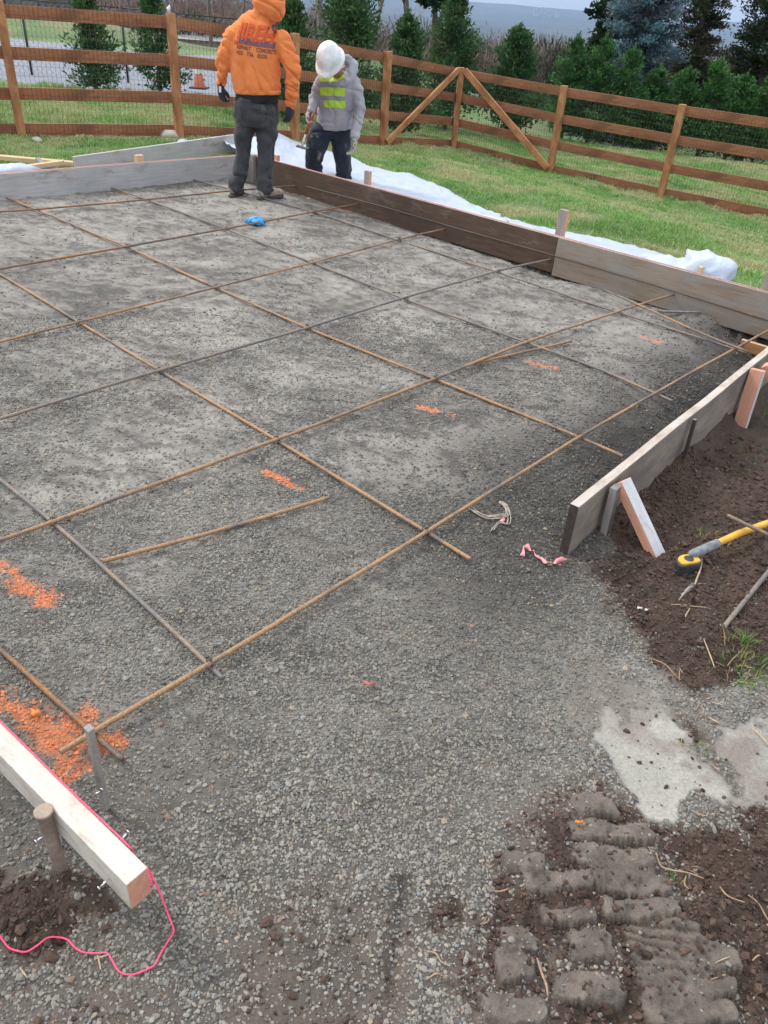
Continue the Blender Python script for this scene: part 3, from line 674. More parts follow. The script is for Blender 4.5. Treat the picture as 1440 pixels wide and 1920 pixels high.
# ------------------------------------------------------------------ timber forms
def board_obj(name, a, b, out, th, depth, mats, parent=None, zt=None, seg=14, wob=.004, bev=.003, face_m=(0, 0, 0, 0)):
    """board on edge: a,b = inner top edge ends, out = horizontal unit vector to the outside; local X along the board.
    mats slots: 0 sides, 1 top, 2 ends"""
    a = Vector(a); b = Vector(b); ex = (b-a); L = ex.length; ex.normalize()
    out = Vector(out); out = (out-ex*out.dot(ex)).normalized(); ez = ex.cross(out)
    if ez.z < 0: ez = -ez
    vs = []; fs = []; mi = []
    sd = random.random()*100
    for i in range(seg+1):
        t = i/seg; x = L*t; w = (vnoise(np.array([t*3+sd]), np.array([0.]))[0]-.5)*wob; w2 = (vnoise(np.array([t*9+sd]), np.array([5.]))[0]-.5)*wob*1.4
        vs += [(x, w, 0+w2*.5), (x, th+w, w2*.5), (x, th+w, -depth+w2), (x, w, -depth+w2)]
    for i in range(seg):
        k = i*4
        for j in range(4):
            fs.append((k+j, k+(j+1) % 4, k+4+(j+1) % 4, k+4+j)); mi.append(1 if j == 0 else 0)
    fs.append((3, 2, 1, 0)); fs.append((seg*4, seg*4+1, seg*4+2, seg*4+3)); mi += [2, 2]
    me = bpy.data.meshes.new(name); me.from_pydata(vs, [], fs)
    for m in mats: me.materials.append(m)
    me.polygons.foreach_set('material_index', mi); me.update()
    bm = bmesh.new(); bm.from_mesh(me); bmesh.ops.recalc_face_normals(bm, faces=bm.faces); bm.to_mesh(me); bm.free()
    o = link(name, me, parent)
    Mx = Matrix((( ex.x, out.x, ez.x, a.x), (ex.y, out.y, ez.y, a.y), (ex.z, out.z, ez.z, a.z), (0, 0, 0, 1)))
    o.matrix_world = Mx
    bv = o.modifiers.new('b', 'BEVEL'); bv.width = bev; bv.segments = 2; bv.limit_method = 'ANGLE'
    return o
def stick(name, a, b, side, w, t, mats, parent=None, bev=.002, point=0):
    """plank from a to b (centre line of its near broad face); side = direction of its width; mats: 0 broad faces, 1 narrow faces, 2 ends"""
    a = Vector(a); b = Vector(b); ex = b-a; L = ex.length; ex.normalize()
    side = Vector(side); ey = (side-ex*side.dot(ex)).normalized(); ez = ex.cross(ey)
    vs = []
    for x, k in ((0, 1-.0), (L*.85, 1), (L, 1-point)):
        vs += [(x, -w/2*k, -t/2), (x, w/2*k, -t/2), (x, w/2*k, t/2), (x, -w/2*k, t/2)]
    fs = []; mi = []
    for i in (0, 1):
        for j in range(4): fs.append((i*4+j, i*4+(j+1) % 4, i*4+4+(j+1) % 4, i*4+4+j)); mi.append(0 if j in (0, 2) else 1)
    fs += [(3, 2, 1, 0), (8, 9, 10, 11)]; mi += [2, 2]
    me = bpy.data.meshes.new(name); me.from_pydata(vs, [], fs)
    while len(mats) < 3: mats = list(mats)+[mats[-1]]
    for m in mats: me.materials.append(m)
    me.polygons.foreach_set('material_index', mi); me.update()
    bm = bmesh.new(); bm.from_mesh(me); bmesh.ops.recalc_face_normals(bm, faces=bm.faces); bm.to_mesh(me); bm.free()
    o = link(name, me, parent)
    o.matrix_world = Matrix(((ex.x, ey.x, ez.x, a.x), (ex.y, ey.y, ez.y, a.y), (ex.z, ey.z, ez.z, a.z), (0, 0, 0, 1)))
    bv = o.modifiers.new('b', 'BEVEL'); bv.width = bev; bv.segments = 2; bv.limit_method = 'ANGLE'
    return o
def outdir(a, b):
    n = Vector((-(b-a).y, (b-a).x, 0)).normalized(); c = (K0+N1)/2
    return n if (a-c).dot(n) > 0 else -n
T = MT
# left grey board
oL = outdir(KL, K0); aL = at(-330, 352, ZT)
tag(board_obj('form_board', aL, K0+Vector((0, 0, 0)), oL, .04, .29, [T['grey_board'], T['top_edge'], T['end_grain']]), 'long cement-grey form board standing on edge along the far left side', 'form board')
oR = outdir(K0, K1); jn = at(1046, 445, ZT)
tag(board_obj('form_board', K0+(K1-K0).normalized()*.09, jn, oR, .04, .29, [T['dark_board'], T['top_edge'], T['end_grain']]), 'dark brown wet form board along the back right side, behind the blue glove', 'form board')
tag(board_obj('form_board', jn+(K1-K0).normalized()*.003, K1+(K1-K0).normalized()*.5, oR, .04, .31, [T['tan_board'], T['top_edge'], T['end_grain']]), 'tan weathered plywood form board butted to the dark one at the right', 'form board')
# fresh piece under the tan board
p = at(1396, 633, -.10); tag(board_obj('form_board', p-oR*.06, p-oR*.06+(K1-K0).normalized()*1.1, oR, .035, .075, [T['orange_wood'], T['fresh_wood'], T['orange_wood']], seg=3), 'short piece of fresh orange lumber low in the far right corner', 'form board')
# corner post
cpz = at(480, 289, ZT+.015)
t = stick('corner_stake', K0+(K1-K0).normalized()*.045-oR*.0+Vector((0, 0, .01)), K0+(K1-K0).normalized()*.045+Vector((0, 0, -.36)), (K1-K0).normalized(), .085, .085, [T['old_stake'], T['old_stake']])
tag(t, 'thick grey corner post standing between the legs of the orange-hooded worker', 'stake')
# right near board
oN = outdir(N1, K1)
nb = empty('braced_form_board', (N1.x, N1.y, -.03), 'weathered form board with a chamfered dark end, held by kicker braces at the right', 'form board')
def child(o, par):
    mw = o.matrix_world.copy(); o.parent = par; o.matrix_parent_inverse = Matrix.Identity(4)
    o.matrix_basis = Matrix.Translation(-par.location) @ mw; return o
child(board_obj('board', N1, K1+EA*.5, oN, .038, .265, [T['near_board'], T['top_edge'], T['end_grain']], seg=26, wob=.016), nb)
# dark chamfer piece at its end: a second ply proud of the face
def stake_on_board(px, py, h, w, th, mats, lean=0, parent=None, name='stake', zt=ZT-.005, off=.004, dp=.32):
    b0 = at(px, py, zt)
    l = (b0-N1).dot(oN); b0 = b0-oN*(l-(.045+off+th/2))
    return stick(name, b0, b0+Vector((0, 0, -dp))+EA*lean*-1+oN*.01, EA, w, th, mats, parent, point=.3)
mats_d = [T['end_grain'], T['old_stake'], T['end_grain']]
tag(stake_on_board(1137, 905, .3, .045, .03, [T['steel'], T['old_stake'], T['steel']]), 'dark weathered stake against the outside of the braced board, beside the pink brace', 'stake')
tag(stake_on_board(1292, 782, .3, .018, .016, [T['end_grain'], T['end_grain'], T['steel']]), 'thin brown stake in the middle of the braced board', 'stake')
# kicker braces: pink sides and cement-whitened face
k1 = at(1168, 897, ZT-.0); k1b = at(1238, 1056, -.045)
t = stick('kicker_brace', k1+Vector((0, 0, -.012)), k1b, EA, .075, .038, [T['white_wood'], T['pink_wood'], T['pink_wood']])
tag(t, 'pink and white brace slanting from the board down to the tape measure', 'brace')
b0 = at(1412, 692, ZT); l = (b0-N1).dot(oN); b0 = b0-oN*(l-.075)
t = stick('kicker_brace', b0+Vector((0, 0, .005)), b0+Vector((0, 0, -.34))-EA*.05+oN*.02, oN, .070, .045, [T['pink_wood'], T['white_wood'], T['pink_wood']])
tag(t, 'upright pink stake on the outside of the braced board at the right edge', 'stake')
t = stick('kicker_brace', at(1436, 683, ZT), at(1500, 810, -.1), EA, .075, .038, [T['white_wood'], T['pink_wood'], T['pink_wood']])
tag(t, 'pink brace cut by the right edge of the photo, above the upright pink stake', 'brace')
# stakes behind the back boards
def bstake(px, pyt, h, w, mats, label, off=.065):
    zt = ZT+h; q = at(px, pyt, zt)
    l = (q-K0).dot(oR); q = q-oR*(l-off)
    tag(stick('wood_stake', q, q+Vector((0, 0, -h-.45)), (K1-K0).normalized(), w, .04, mats, point=.5), label, 'stake')
bstake(536, 289, .05, .05, [T['pink_wood'], T['pink_wood'], T['fresh_wood']], 'small pinkish stake behind the dark board, just right of the orange-hooded worker')
bstake(702, 319, .12, .065, [T['old_stake'], T['pink_wood'], T['old_stake']], 'grey and pink stake behind the dark board, right of the grey-hooded worker')
bstake(1059, 393, .20, .075, [T['old_stake'], T['pink_wood'], T['old_stake']], 'wide grey stake behind the joint of the dark and tan boards')
bstake(1446, 513, .12, .075, [T['old_stake'], T['old_stake'], T['old_stake']], 'grey stake cut by the right edge, behind the tan plywood')
bstake(1303, 505, .03, .03, [T['fresh_wood'], T['fresh_wood'], T['fresh_wood']], 'thin low stake at the end of the crumpled plastic', .10)
# block on the left board and lumber behind it
q = at(256, 291, ZT+.05); l = (q-K0).dot(oL); q = q-oL*(l-.085)
tag(stick('wood_stake', q+Vector((0, 0, .01)), q+Vector((0, 0, -.3)), (K0-KL).normalized(), .08, .05, [T['fresh_wood'], T['fresh_wood'], T['fresh_wood']]), 'short fresh wood stake behind the long grey board at the left', 'stake')
def lumber(a, b, w, t, mats, label, side=None, name='lumber'):
    d = (b-a).normalized(); s = side or Vector((-d.y, d.x, 0))
    tag(stick(name, a, b, s, w, t, mats), label, 'lumber')
lumber(atY(140, 312, 8.6), atY(440, 268, 10.3), .04, .19, [T['grey_board'], T['grey_board'], T['grey_board']], 'long grey plank leaning up behind the far left form board', Vector((.55, -.83, .0)))
lumber(at(-160, 281, .09), at(140, 307, .05), .09, .04, [T['fresh_wood'], T['fresh_wood'], T['fresh_wood']], 'pale fresh two by four lying on grass at the left edge')
lumber(at(20, 318, .02), at(120, 304, .1), .09, .04, [T['fresh_wood'], T['fresh_wood'], T['fresh_wood']], 'short dirty wood block under the pale two by four')
lumber(at(70, 298, .10), at(88, 316, .03), .05, .04, [T['old_stake']]*3, 'small brown offcut propping the pale two by four')

# beam at the lower left with stakes, nails
bm_ = empty('form_beam', (BE.x, BE.y, ZT-.11), 'pale whitish timber beam held above the gravel at the lower left', 'form board')
oB = outdir(BE0, BE); a0 = BE0-EB*1.6
child(board_obj('beam', BE, a0, oB, .052, .092, [T['pale_board'], T['pale_board'], T['pink_wood']], seg=12, wob=.002), bm_)
def round_stake(px, py, zt, zb_, r, label, name='round_stake', mat='old_stake', n=12, top=None):
    a = at(px, py, zt); mb = MB()
    mb.tube([Vector((0, 0, 0)), Vector((0, 0, -.004)), Vector((.004, 0, -(zt-zb_)*.5)), Vector((.01, 0, -(zt-zb_)))], [r*1.05, r*1.08, r*.93, r*.86], n)
    o = mb.build(name, [T[mat]]); o.location = a; return tag(o, label, 'stake')
# round stake: on the outside face of the beam
q = at(110, 1499, ZT+.012); l = (q-BE).dot(oB); q2 = q-oB*(l-(.052+.018))
mb = MB(); mb.tube([Vector((0, 0, 0)), Vector((0, 0, -.003)), Vector((0, 0, -.01)), Vector((.002, 0, -.12)), Vector((.004, 0, -.27))], [.0185, .0215, .0165, .0150, .0140], 14)
o = mb.build('round_stake', [T['tan_stake']]); o.location = q2; tag(o, 'round mushroom-topped stake on the outside of the pale beam', 'stake')
ga = atg(172, 1512)
mb = MB(); mb.box((0, 0, -.14), EB, oB, (0, 0, 1), .0105, .008, .15)
mb.box((0, 0, .008), EB, oB, (0, 0, 1), .0115, .009, .003)
o = mb.build('flat_stake', [T['old_stake']], bevel=.003); o.location = at(168, 1370, .285); tag(o, 'slim upright grey stake inside the form at the painted corner', 'stake')
def nail(a, b, label):
    mb = MB(); d = (b-a).normalized(); mb.tube([a, b-d*.003], .0019, 8); mb.tube([b-d*.0025, b], .0052, 10)
    tag(mb.build('nail', [T['bright']], origin=a), label, 'nail', 'duplex nails in the pale beam')
pn = lambda px, py, z, o_: (lambda q: q-oB*((q-BE).dot(oB)-o_))(at(px, py, z))
a = at(212, 1641, ZT-.045); a = a-oB*((a-BE).dot(oB)-.05); nail(a, a+oB*.03+Vector((0, 0, -.004)), 'steel nail sticking out of the outer face near the end of the beam')
a = at(232, 1573, ZT-.02); a = a-oB*((a-BE).dot(oB)); nail(a, a-oB*.028+Vector((0, 0, .012)), 'bright nail sticking out of the inner face of the beam')
a = at(112, 1545, ZT-.03); a = a-oB*((a-BE).dot(oB)-.09); nail(a, a+oB*.022+Vector((0, 0, 0)), 'bright nail through the mushroom-topped stake')
a = at(178, 1490, ZT-.10); nail(a, a+EA*.02, 'small nail in the foot of the slim grey stake')

# ------------------------------------------------------------------ strings
MT['pink'] = simple('pink_mason_line', [(.3, (.75, .045, .12)), (.7, (.95, .12, .22))], 200, .6)
MT['pink2'] = simple('faded_pink_line', [(.3, (.80, .34, .30)), (.7, (.85, .48, .42))], 40, .7)
mb = MB(); e = .0022
pts = [a0+Vector((0, 0, .002)), BE0+Vector((0, 0, .002)), at(120, 1470, ZT+.002), at(232, 1577, ZT-.0), at(248, 1597, ZT-.02), at(262, 1622, ZT-.04), BE+Vector((0, 0, -.07))-oB*.002]
gp = [(283, 1668), (300, 1688), (318, 1722), (326, 1748), (316, 1768), (302, 1790), (290, 1810), (268, 1822), (245, 1828), (224, 1822), (210, 1800), (200, 1786), (180, 1783), (155, 1782), (138, 1770), (125, 1754), (108, 1749), (88, 1754), (70, 1768), (48, 1779), (28, 1778), (12, 1768), (-4, 1750), (-40, 1720)]
for i, (a_, b_) in enumerate(gp):
    q = atg(a_, b_); q.z = gz(q.x, q.y)+.006
    if i == 0: q.z = .09
    if i == 1: q.z = .05
    pts.append(q)
def spline(pts, k=6):
    out = []; P = [pts[0]]+list(pts)+[pts[-1]]
    for i in range(1, len(P)-2):
        for j in range(k):
            t = j/k; p0, p1, p2, p3 = P[i-1], P[i], P[i+1], P[i+2]
            out.append(.5*((2*p1)+(p2-p0)*t+(2*p0-5*p1+4*p2-p3)*t*t+(3*p1-p0-3*p2+p3)*t**3))
    out.append(P[-2]); return out
mb.tube(spline(pts), e, 6); o = mb.build('string_line', [T['pink']]); tag(o, 'bright pink string running along the pale beam and curling over the ground at its end', 'string')
def line(pts, r, label):
    mb = MB(); mb.tube(pts, r, 5); tag(mb.build('string_line', [T['pink2']]), label, 'string')
line([aL+Vector((0, 0, .006))+oL*.002, K0+Vector((0, 0, .008))+oL*.002], .004, 'faded pink string stretched along the top of the long grey board')
line([K0+(K1-K0).normalized()*.12+Vector((0, 0, .006)), K1+Vector((0, 0, .008))], .004, 'faded pink string stretched along the tops of the dark and tan boards')
# pink ribbon
def ribbon(name, pxs, w, mat, label, cat, zoff=.012):
    vs = []; fs = []; n = len(pxs)
    P = []
    for a_, b_ in pxs: q = atg(a_, b_); q.z = gz(q.x, q.y)+zoff; P.append(q)
    P = spline(P, 5)
    for i, p in enumerate(P):
        t = (P[min(i+1, len(P)-1)]-P[max(0, i-1)]).normalized(); s = t.cross(Vector((0, 0, 1))).normalized()
        tw = math.sin(i*.55)*1.2; d = (s*math.cos(tw)+Vector((0, 0, 1))*math.sin(tw))*w*(.7+.3*math.cos(i*.8))
        up = Vector((0, 0, abs(d.z)+.003*abs(math.sin(i)))); vs += [p-d+up, p+d+up]
    fs = [(2*i, 2*i+1, 2*i+3, 2*i+2) for i in range(len(P)-1)]
    mb = MB(); mb.add(vs, fs, 0, True); o = mb.build(name, [mat]); s = o.modifiers.new('s', 'SOLIDIFY'); s.thickness = .001
    return tag(o, label, cat)
MT['ribbon'] = simple('pink_flagging', [(.3, (.72, .22, .24)), (.7, (.85, .36, .36))], 20, .5)
ribbon('flagging_ribbon', [(978, 1048), (981, 1032), (990, 1038), (1000, 1045), (1012, 1054), (1030, 1062), (1043, 1057), (1062, 1050)], .010, T['ribbon'], 'twisted pink ribbon lying at the foot of the braced board', 'ribbon')
# frayed twine
MT['twine'] = simple('frayed_twine', [(.3, (.30, .24, .18)), (.7, (.46, .39, .31))], 60, .9)
tw = empty('frayed_twine', atg(935, 970), 'frayed bundle of tan twine with a pink bit on the gravel', 'twine')
mb = MB()
for k in range(9):
    P = []
    o1 = random.uniform(-4, 4); o2 = random.uniform(-5, 5)
    path = [(938+o1, 945), (948+o1, 955+o2*.4), (952+o2, 970), (940+o1, 975+o2), (925, 978+o2), (905, 975+o1), (885-k*2, 962+o2)] if k < 6 else [(938+o1, 945), (950+o2, 960), (953+o1, 985), (935, 985+o2), (922+o1, 1000)]
    for a_, b_ in path: q = atg(a_, b_); q.z = gz(q.x, q.y)+.008+.008*random.random(); P.append(q)
    mb.tube(spline(P, 4), .0022, 5)
o = child(mb.build('strand', [T['twine']]), tw)
q = at(942, 976, .012); mb = MB(); mb.ell(q, (.6, .8, 0), (-.8, .6, 0), (0, 0, 1), .018, .008, .006); child(mb.build('pink_tie', [T['ribbon']]), tw)

# ------------------------------------------------------------------ blue glove
MT['blue'] = simple('blue_nitrile', [(.3, (.02, .28, .62)), (.7, (.05, .42, .80))], 30, .45, 60, .6, .01)
gl = atg(481, 422); mb = MB()
mb.ell(gl+Vector((0, 0, .035)), (1, 0, 0), (0, 1, 0), (0, 0, 1), .062, .045, .035, 28, 18)
for k, (a_, l_) in enumerate([(170, .10), (200, .085), (150, .08), (20, .08), (-20, .075)]):
    d = Vector((math.cos(rad(a_)), math.sin(rad(a_)), 0)); mb.tube([gl+Vector((0, 0, .03)), gl+d*l_*.6+Vector((0, 0, .045)), gl+d*l_+Vector((0, 0, .012))], [.022, .016, .011], 8)
o = mb.build('glove', [T['blue']])
for v in o.data.vertices:
    n3 = mnoise.noise(v.co*28)*.016+mnoise.noise(v.co*70)*.006; d = (v.co-gl-Vector((0, 0, .03))).normalized(); v.co += d*n3; v.co.z = max(v.co.z, .004)
tag(o, 'crumpled bright blue rubber glove on the gravel beside a bar', 'glove')

# ------------------------------------------------------------------ tools at the right
MT['yellow'] = simple('yellow_fibreglass', [(.35, (.62, .32, .03)), (.65, (.76, .43, .05))], 14, .5, 90, .2, .002)
MT['grip'] = simple('grey_rubber', [(.35, (.13, .14, .15)), (.65, (.25, .26, .27))], 40, .75, 90, .4, .003)
MT['black'] = simple('black_plastic', [(.3, (.018, .02, .022)), (.7, (.05, .055, .06))], 50, .6)
ta = at(1298, 1040, .055); tb = at(1342, 1020, .055); tc = at(1560, 938, .03)
dr = (tb-ta).normalized()
tool = empty('long_handled_tool', ta, 'yellow tool handle with a grey rubber grip lying on dark soil at the right', 'tool')
mb = MB(); mb.tube([ta-dr*.014, ta-dr*.011, ta-dr*.004, ta+dr*.01, tb+dr*.008, tb+dr*.012], [.004, .012, .0175, .0195, .0185, .015], 16); child(mb.build('grip', [T['grip']]), tool)
mb = MB(); mb.tube([tb+dr*.005, tb+dr*.15, tc], [.0135, .0145, .0145], 14); child(mb.build('handle', [T['yellow']]), tool)
mb = MB(); e_ = (tc-tb).normalized(); s_ = e_.cross(Vector((0, 0, 1))).normalized()
mb.box(tc+Vector((0, 0, 0)), s_, e_, (0, 0, 1), .08, .032, .032); child(mb.build('head', [T['steel']], bevel=.008), tool)
# tape measure
tq = at(1286, 1064, .012); tm = empty('tape_measure', (tq.x, tq.y, -.01), 'yellow and black tape measure under the grey grip', 'tape measure')
fx = Vector((.93, .37, 0)).normalized(); fy = Vector((-.37, .93, 0)).normalized()
def prism(mb, outline, c, ax, ay, az, h, mi=0):
    n = len(outline); vs = [c+ax*a_+ay*b_ for a_, b_ in outline]+[c+ax*a_+ay*b_+az*h for a_, b_ in outline]
    fs = [tuple(range(n))[::-1], tuple(range(n, 2*n))]+[(i, (i+1) % n, n+(i+1) % n, n+i) for i in range(n)]
    mb.add(vs, fs, mi)
def dshape(r, s=1.0):
    return [(r*s*1.15*math.cos(t_), r*s*.8*math.sin(t_)) for t_ in np.linspace(0, math.pi, 12)]+[(-r*1.15*s, -.45*r*s), (-.9*r*s, -.62*r*s), (.9*r*s, -.62*r*s), (1.15*r*s, -.45*r*s)]
zz = Vector((0, 0, 1))
mb = MB(); prism(mb, dshape(.044), tq-zz*.018, fx, fy, zz, .05); child(mb.build('rubber_casing', [T['black']], bevel=.006), tm)
mb = MB(); prism(mb, dshape(.038), tq+zz*.030, fx, fy, zz, .012); child(mb.build('yellow_face', [T['yellow']], bevel=.004), tm)
mb = MB(); mb.tube([tq+zz*.04, tq+zz*.0445], [.018, .018], 18); child(mb.build('badge', [T['black']]), tm)
mb = MB(); mb.box(tq-fx*.052-zz*.008, fx, fy, zz, .006, .012, .01); child(mb.build('tape_lip', [T['black']], bevel=.002), tm)
# steel pin behind the straw
mb = MB(); mb.tube([at(1277, 1118, .0), at(1300, 1096, .012)], [.008, .009], 10); tag(mb.build('steel_pin', [T['steel']]), 'short grey steel pin on the soil beneath the bent straw', 'pin')

# ------------------------------------------------------------------ straw, roots, leaves
MT['straw'] = simple('dry_straw', [(.3, (.32, .22, .13)), (.7, (.50, .38, .24))], 60, .8)
MT['root'] = simple('pale_root', [(.3, (.24, .145, .085)), (.7, (.42, .28, .17))], 60, .8)
MT['leafo'] = simple('orange_leaf', [(.3, (.62, .16, .02)), (.7, (.72, .26, .04))], 60, .6)
MT['leafr'] = simple('red_leaf', [(.3, (.32, .10, .07)), (.7, (.42, .16, .12))], 60, .6)
MT['paper'] = simple('white_scrap', [(.3, (.65, .64, .62)), (.7, (.78, .77, .75))], 60, .7)
def strand(pxs, r, mat, name, label, group=None, z=.008, cat='straw', k=4):
    P = []
    for a_, b_ in pxs: q = atg(a_, b_); q.z = gz(q.x, q.y)+z+random.uniform(0, .006); P.append(q)
    P = spline(P, k); mb = MB(); n = len(P); mb.tube(P, [r*.72*(1-.75*abs(i/n-.4))*(.85+.3*random.random()) for i in range(n)], 6, flat=.55)
    tag(mb.build(name, [T[mat]]), label, cat, group)
strand([(1311, 1060), (1309, 1078), (1303, 1095), (1298, 1106), (1285, 1118), (1270, 1132)], .0050, 'straw', 'straw_stalk', 'thick bent straw stalk leaning against the tape measure', z=.02)
strand([(1257, 1136), (1280, 1134), (1305, 1137), (1322, 1139)], .0035, 'straw', 'straw_stalk', 'level straw stalk just under the bent one')
strand([(1291, 1147), (1285, 1156), (1283, 1163)], .0035, 'straw', 'straw_stalk', 'stub of straw pointing down below the level stalk')
strand([(1217, 1233), (1245, 1250), (1262, 1268), (1275, 1282)], .0030, 'root', 'root_strand', 'forked pale root on the border of gravel and soil', cat='root')
strand([(1272, 1262), (1270, 1285)], .0025, 'root', 'root_strand', 'short root hanging from the forked one', cat='root')
strand([(1315, 1210), (1330, 1235), (1340, 1256)], .0035, 'straw', 'straw_stalk', 'slanting straw below the straight grey bar')
strand([(1386, 1252), (1412, 1260)], .0030, 'straw', 'straw_stalk', 'short straw right of the green tuft')
strand([(1410, 1367), (1425, 1382), (1444, 1400)], .0055, 'straw', 'straw_stalk', 'tan straw lying on the right slurry patch')
strand([(1328, 1345), (1350, 1358)], .004, 'straw', 'straw_stalk', 'pale straw bit left of the right slurry patch')
strand([(1333, 1320), (1352, 1326)], .003, 'straw', 'straw_stalk', 'small straw above the right slurry patch')
strand([(1333, 1432), (1345, 1446)], .003, 'root', 'root_strand', 'small tan twig on the large slurry patch', cat='root')
strand([(1228, 1604), (1240, 1622), (1262, 1634), (1290, 1638), (1318, 1650)], .0035, 'root', 'root_strand', 'long tan root right of the track lugs', cat='root')
strand([(1287, 1640), (1282, 1660), (1290, 1670)], .0028, 'root', 'root_strand', 'root branch dropping from the long tan root', cat='root')
strand([(1345, 1670), (1360, 1690), (1392, 1700)], .003, 'root', 'root_strand', 'kinked root right of the long tan one', cat='root')
strand([(1004, 1805), (1012, 1835), (1020, 1858), (1022, 1880)], .0042, 'root', 'root_strand', 'upright pale root at the bottom between track lugs', cat='root')
strand([(1396, 1690), (1418, 1700), (1440, 1725), (1460, 1740)], .003, 'root', 'root_strand', 'thin root at the right edge of the mud', cat='root')
strand([(1404, 1812), (1418, 1800), (1450, 1795)], .003, 'root', 'root_strand', 'curved root low at the right edge', cat='root')
strand([(1300, 1530), (1320, 1538), (1325, 1528)], .003, 'root', 'root_strand', 'curled root under the large slurry patch', cat='root')
strand([(795, 1788), (815, 1796), (825, 1812), (842, 1820)], .0028, 'root', 'root_strand', 'thin orange root in the gravel near the bottom centre', cat='root')
strand([(800, 1842), (818, 1835), (838, 1842)], .0025, 'root', 'root_strand', 'smaller orange root under the bottom centre one', cat='root')
strand([(183, 1790), (189, 1818)], .0030, 'straw', 'straw_stalk', 'yellow straw crossing the pink string at the bottom left')
strand([(176, 1796), (206, 1790)], .0025, 'straw', 'straw_stalk', 'greenish straw beside the pink string')
strand([(38, 1817), (52, 1834)], .0030, 'straw', 'straw_stalk', 'tiny yellow straw at the bottom left')
strand([(918, 1676), (935, 1676), (952, 1672)], .003, 'root', 'root_strand', 'orange twig left of the track lugs', cat='root')
random.seed(99)
spots = []
for k in range(34):
    a_ = random.choice([(1250, 1180, 180, 110), (1300, 1290, 140, 50), (1330, 1640, 110, 100), (1240, 1580, 160, 60), (1380, 1750, 60, 120), (930, 1700, 50, 90)])
    x0 = a_[0]+random.uniform(-1, 1)*a_[2]*.6; y0 = a_[1]+random.uniform(-1, 1)*a_[3]; an = random.uniform(0, 3.14); L = random.uniform(10, 30)
    pts_ = [(x0, y0), (x0+L*.5*math.cos(an)+random.uniform(-4, 4), y0+L*.5*math.sin(an)*.7), (x0+L*math.cos(an), y0+L*math.sin(an)*.7)]
    strand(pts_, random.uniform(.0012, .0022), random.choice(['straw', 'root']), 'straw_stalk', 'one of the fine dry straws strewn over the dark soil', 'fine dry straws strewn over the dark soil', z=.003, k=2)
def leaf(px, py, r, mat, label, star=True, name='fallen_leaf', cat='leaf', z=.016):
    q = atg(px, py); q.z = gz(q.x, q.y)+z; vs = [q+Vector((0, 0, .004))]; n = 20
    for i in range(n):
        t_ = 2*math.pi*i/n; rr = r*((1 if i % 4 == 0 else .62 if i % 2 else .5) if star else (1.0+.6*abs(math.cos(t_))**3)*(.6))
        vs.append(q+Vector((math.cos(t_)*rr, math.sin(t_)*rr*(1 if star else .55), .005*math.sin(t_*3))))
    mb = MB(); mb.add(vs, [(0, 1+i, 1+(i+1) % n) for i in range(n)], 0, True); o = mb.build(name, [T[mat]]); s = o.modifiers.new('s', 'SOLIDIFY'); s.thickness = .0012; tag(o, label, cat)
leaf(67, 1343, .021, 'leafo', 'orange star-shaped leaf lying on the paint at the lower left')
leaf(692, 1287, .020, 'leafr', 'faded red leaf on bare gravel in the lower centre', False)
leaf(1083, 1551, .012, 'leafo', 'small orange leaf fragment above the track lugs', False)
leaf(1199, 1142, .010, 'paper', 'small white scrap on the soil below the braced board', False, 'paper_scrap', 'scrap')
leaf(1214, 1143, .010, 'paper', 'cream scrap right beside the white one', False, 'paper_scrap', 'scrap')

def tuft(px, py, n, h, label, spread=.05, col=(.12, .24, .05), name='grass_tuft'):
    c = atg(px, py); x = c.x+RNG.normal(0, spread, n); y = c.y+RNG.normal(0, spread, n)
    cc_ = np.array(col)*RNG.uniform(.6, 1.4, (n, 1)); k = RNG.uniform(0, 1, n) < .3; cc_[k] = np.array([.42, .33, .16])
    me = blades(name, x, y, h*RNG.uniform(.5, 1, n), np.full(n, .0022), cc_, .7)
    tag(link(name, me), label, 'grass tuft')
tuft(1392, 1212, 60, .05, 'bright green tuft under the straight grey bar', .02)
tuft(1400, 1262, 110, .06, 'straggly tuft with dry stems at the right above the slurry patch', .05)
tuft(1340, 1000, 50, .03, 'low weeds on soil above the grey grip', .05)
tuft(1300, 1395, 26, .03, 'sparse sprouts between the two slurry patches', .025)
tuft(1265, 1652, 16, .03, 'two green sprouts beside the long tan root', .012)
tuft(1440, 655+200, 50, .05, 'weeds on the soil at the right edge beyond the braced board', .08)
tuft(1425, 760, 40, .05, 'weeds at the foot of the upright pink stake', .05)

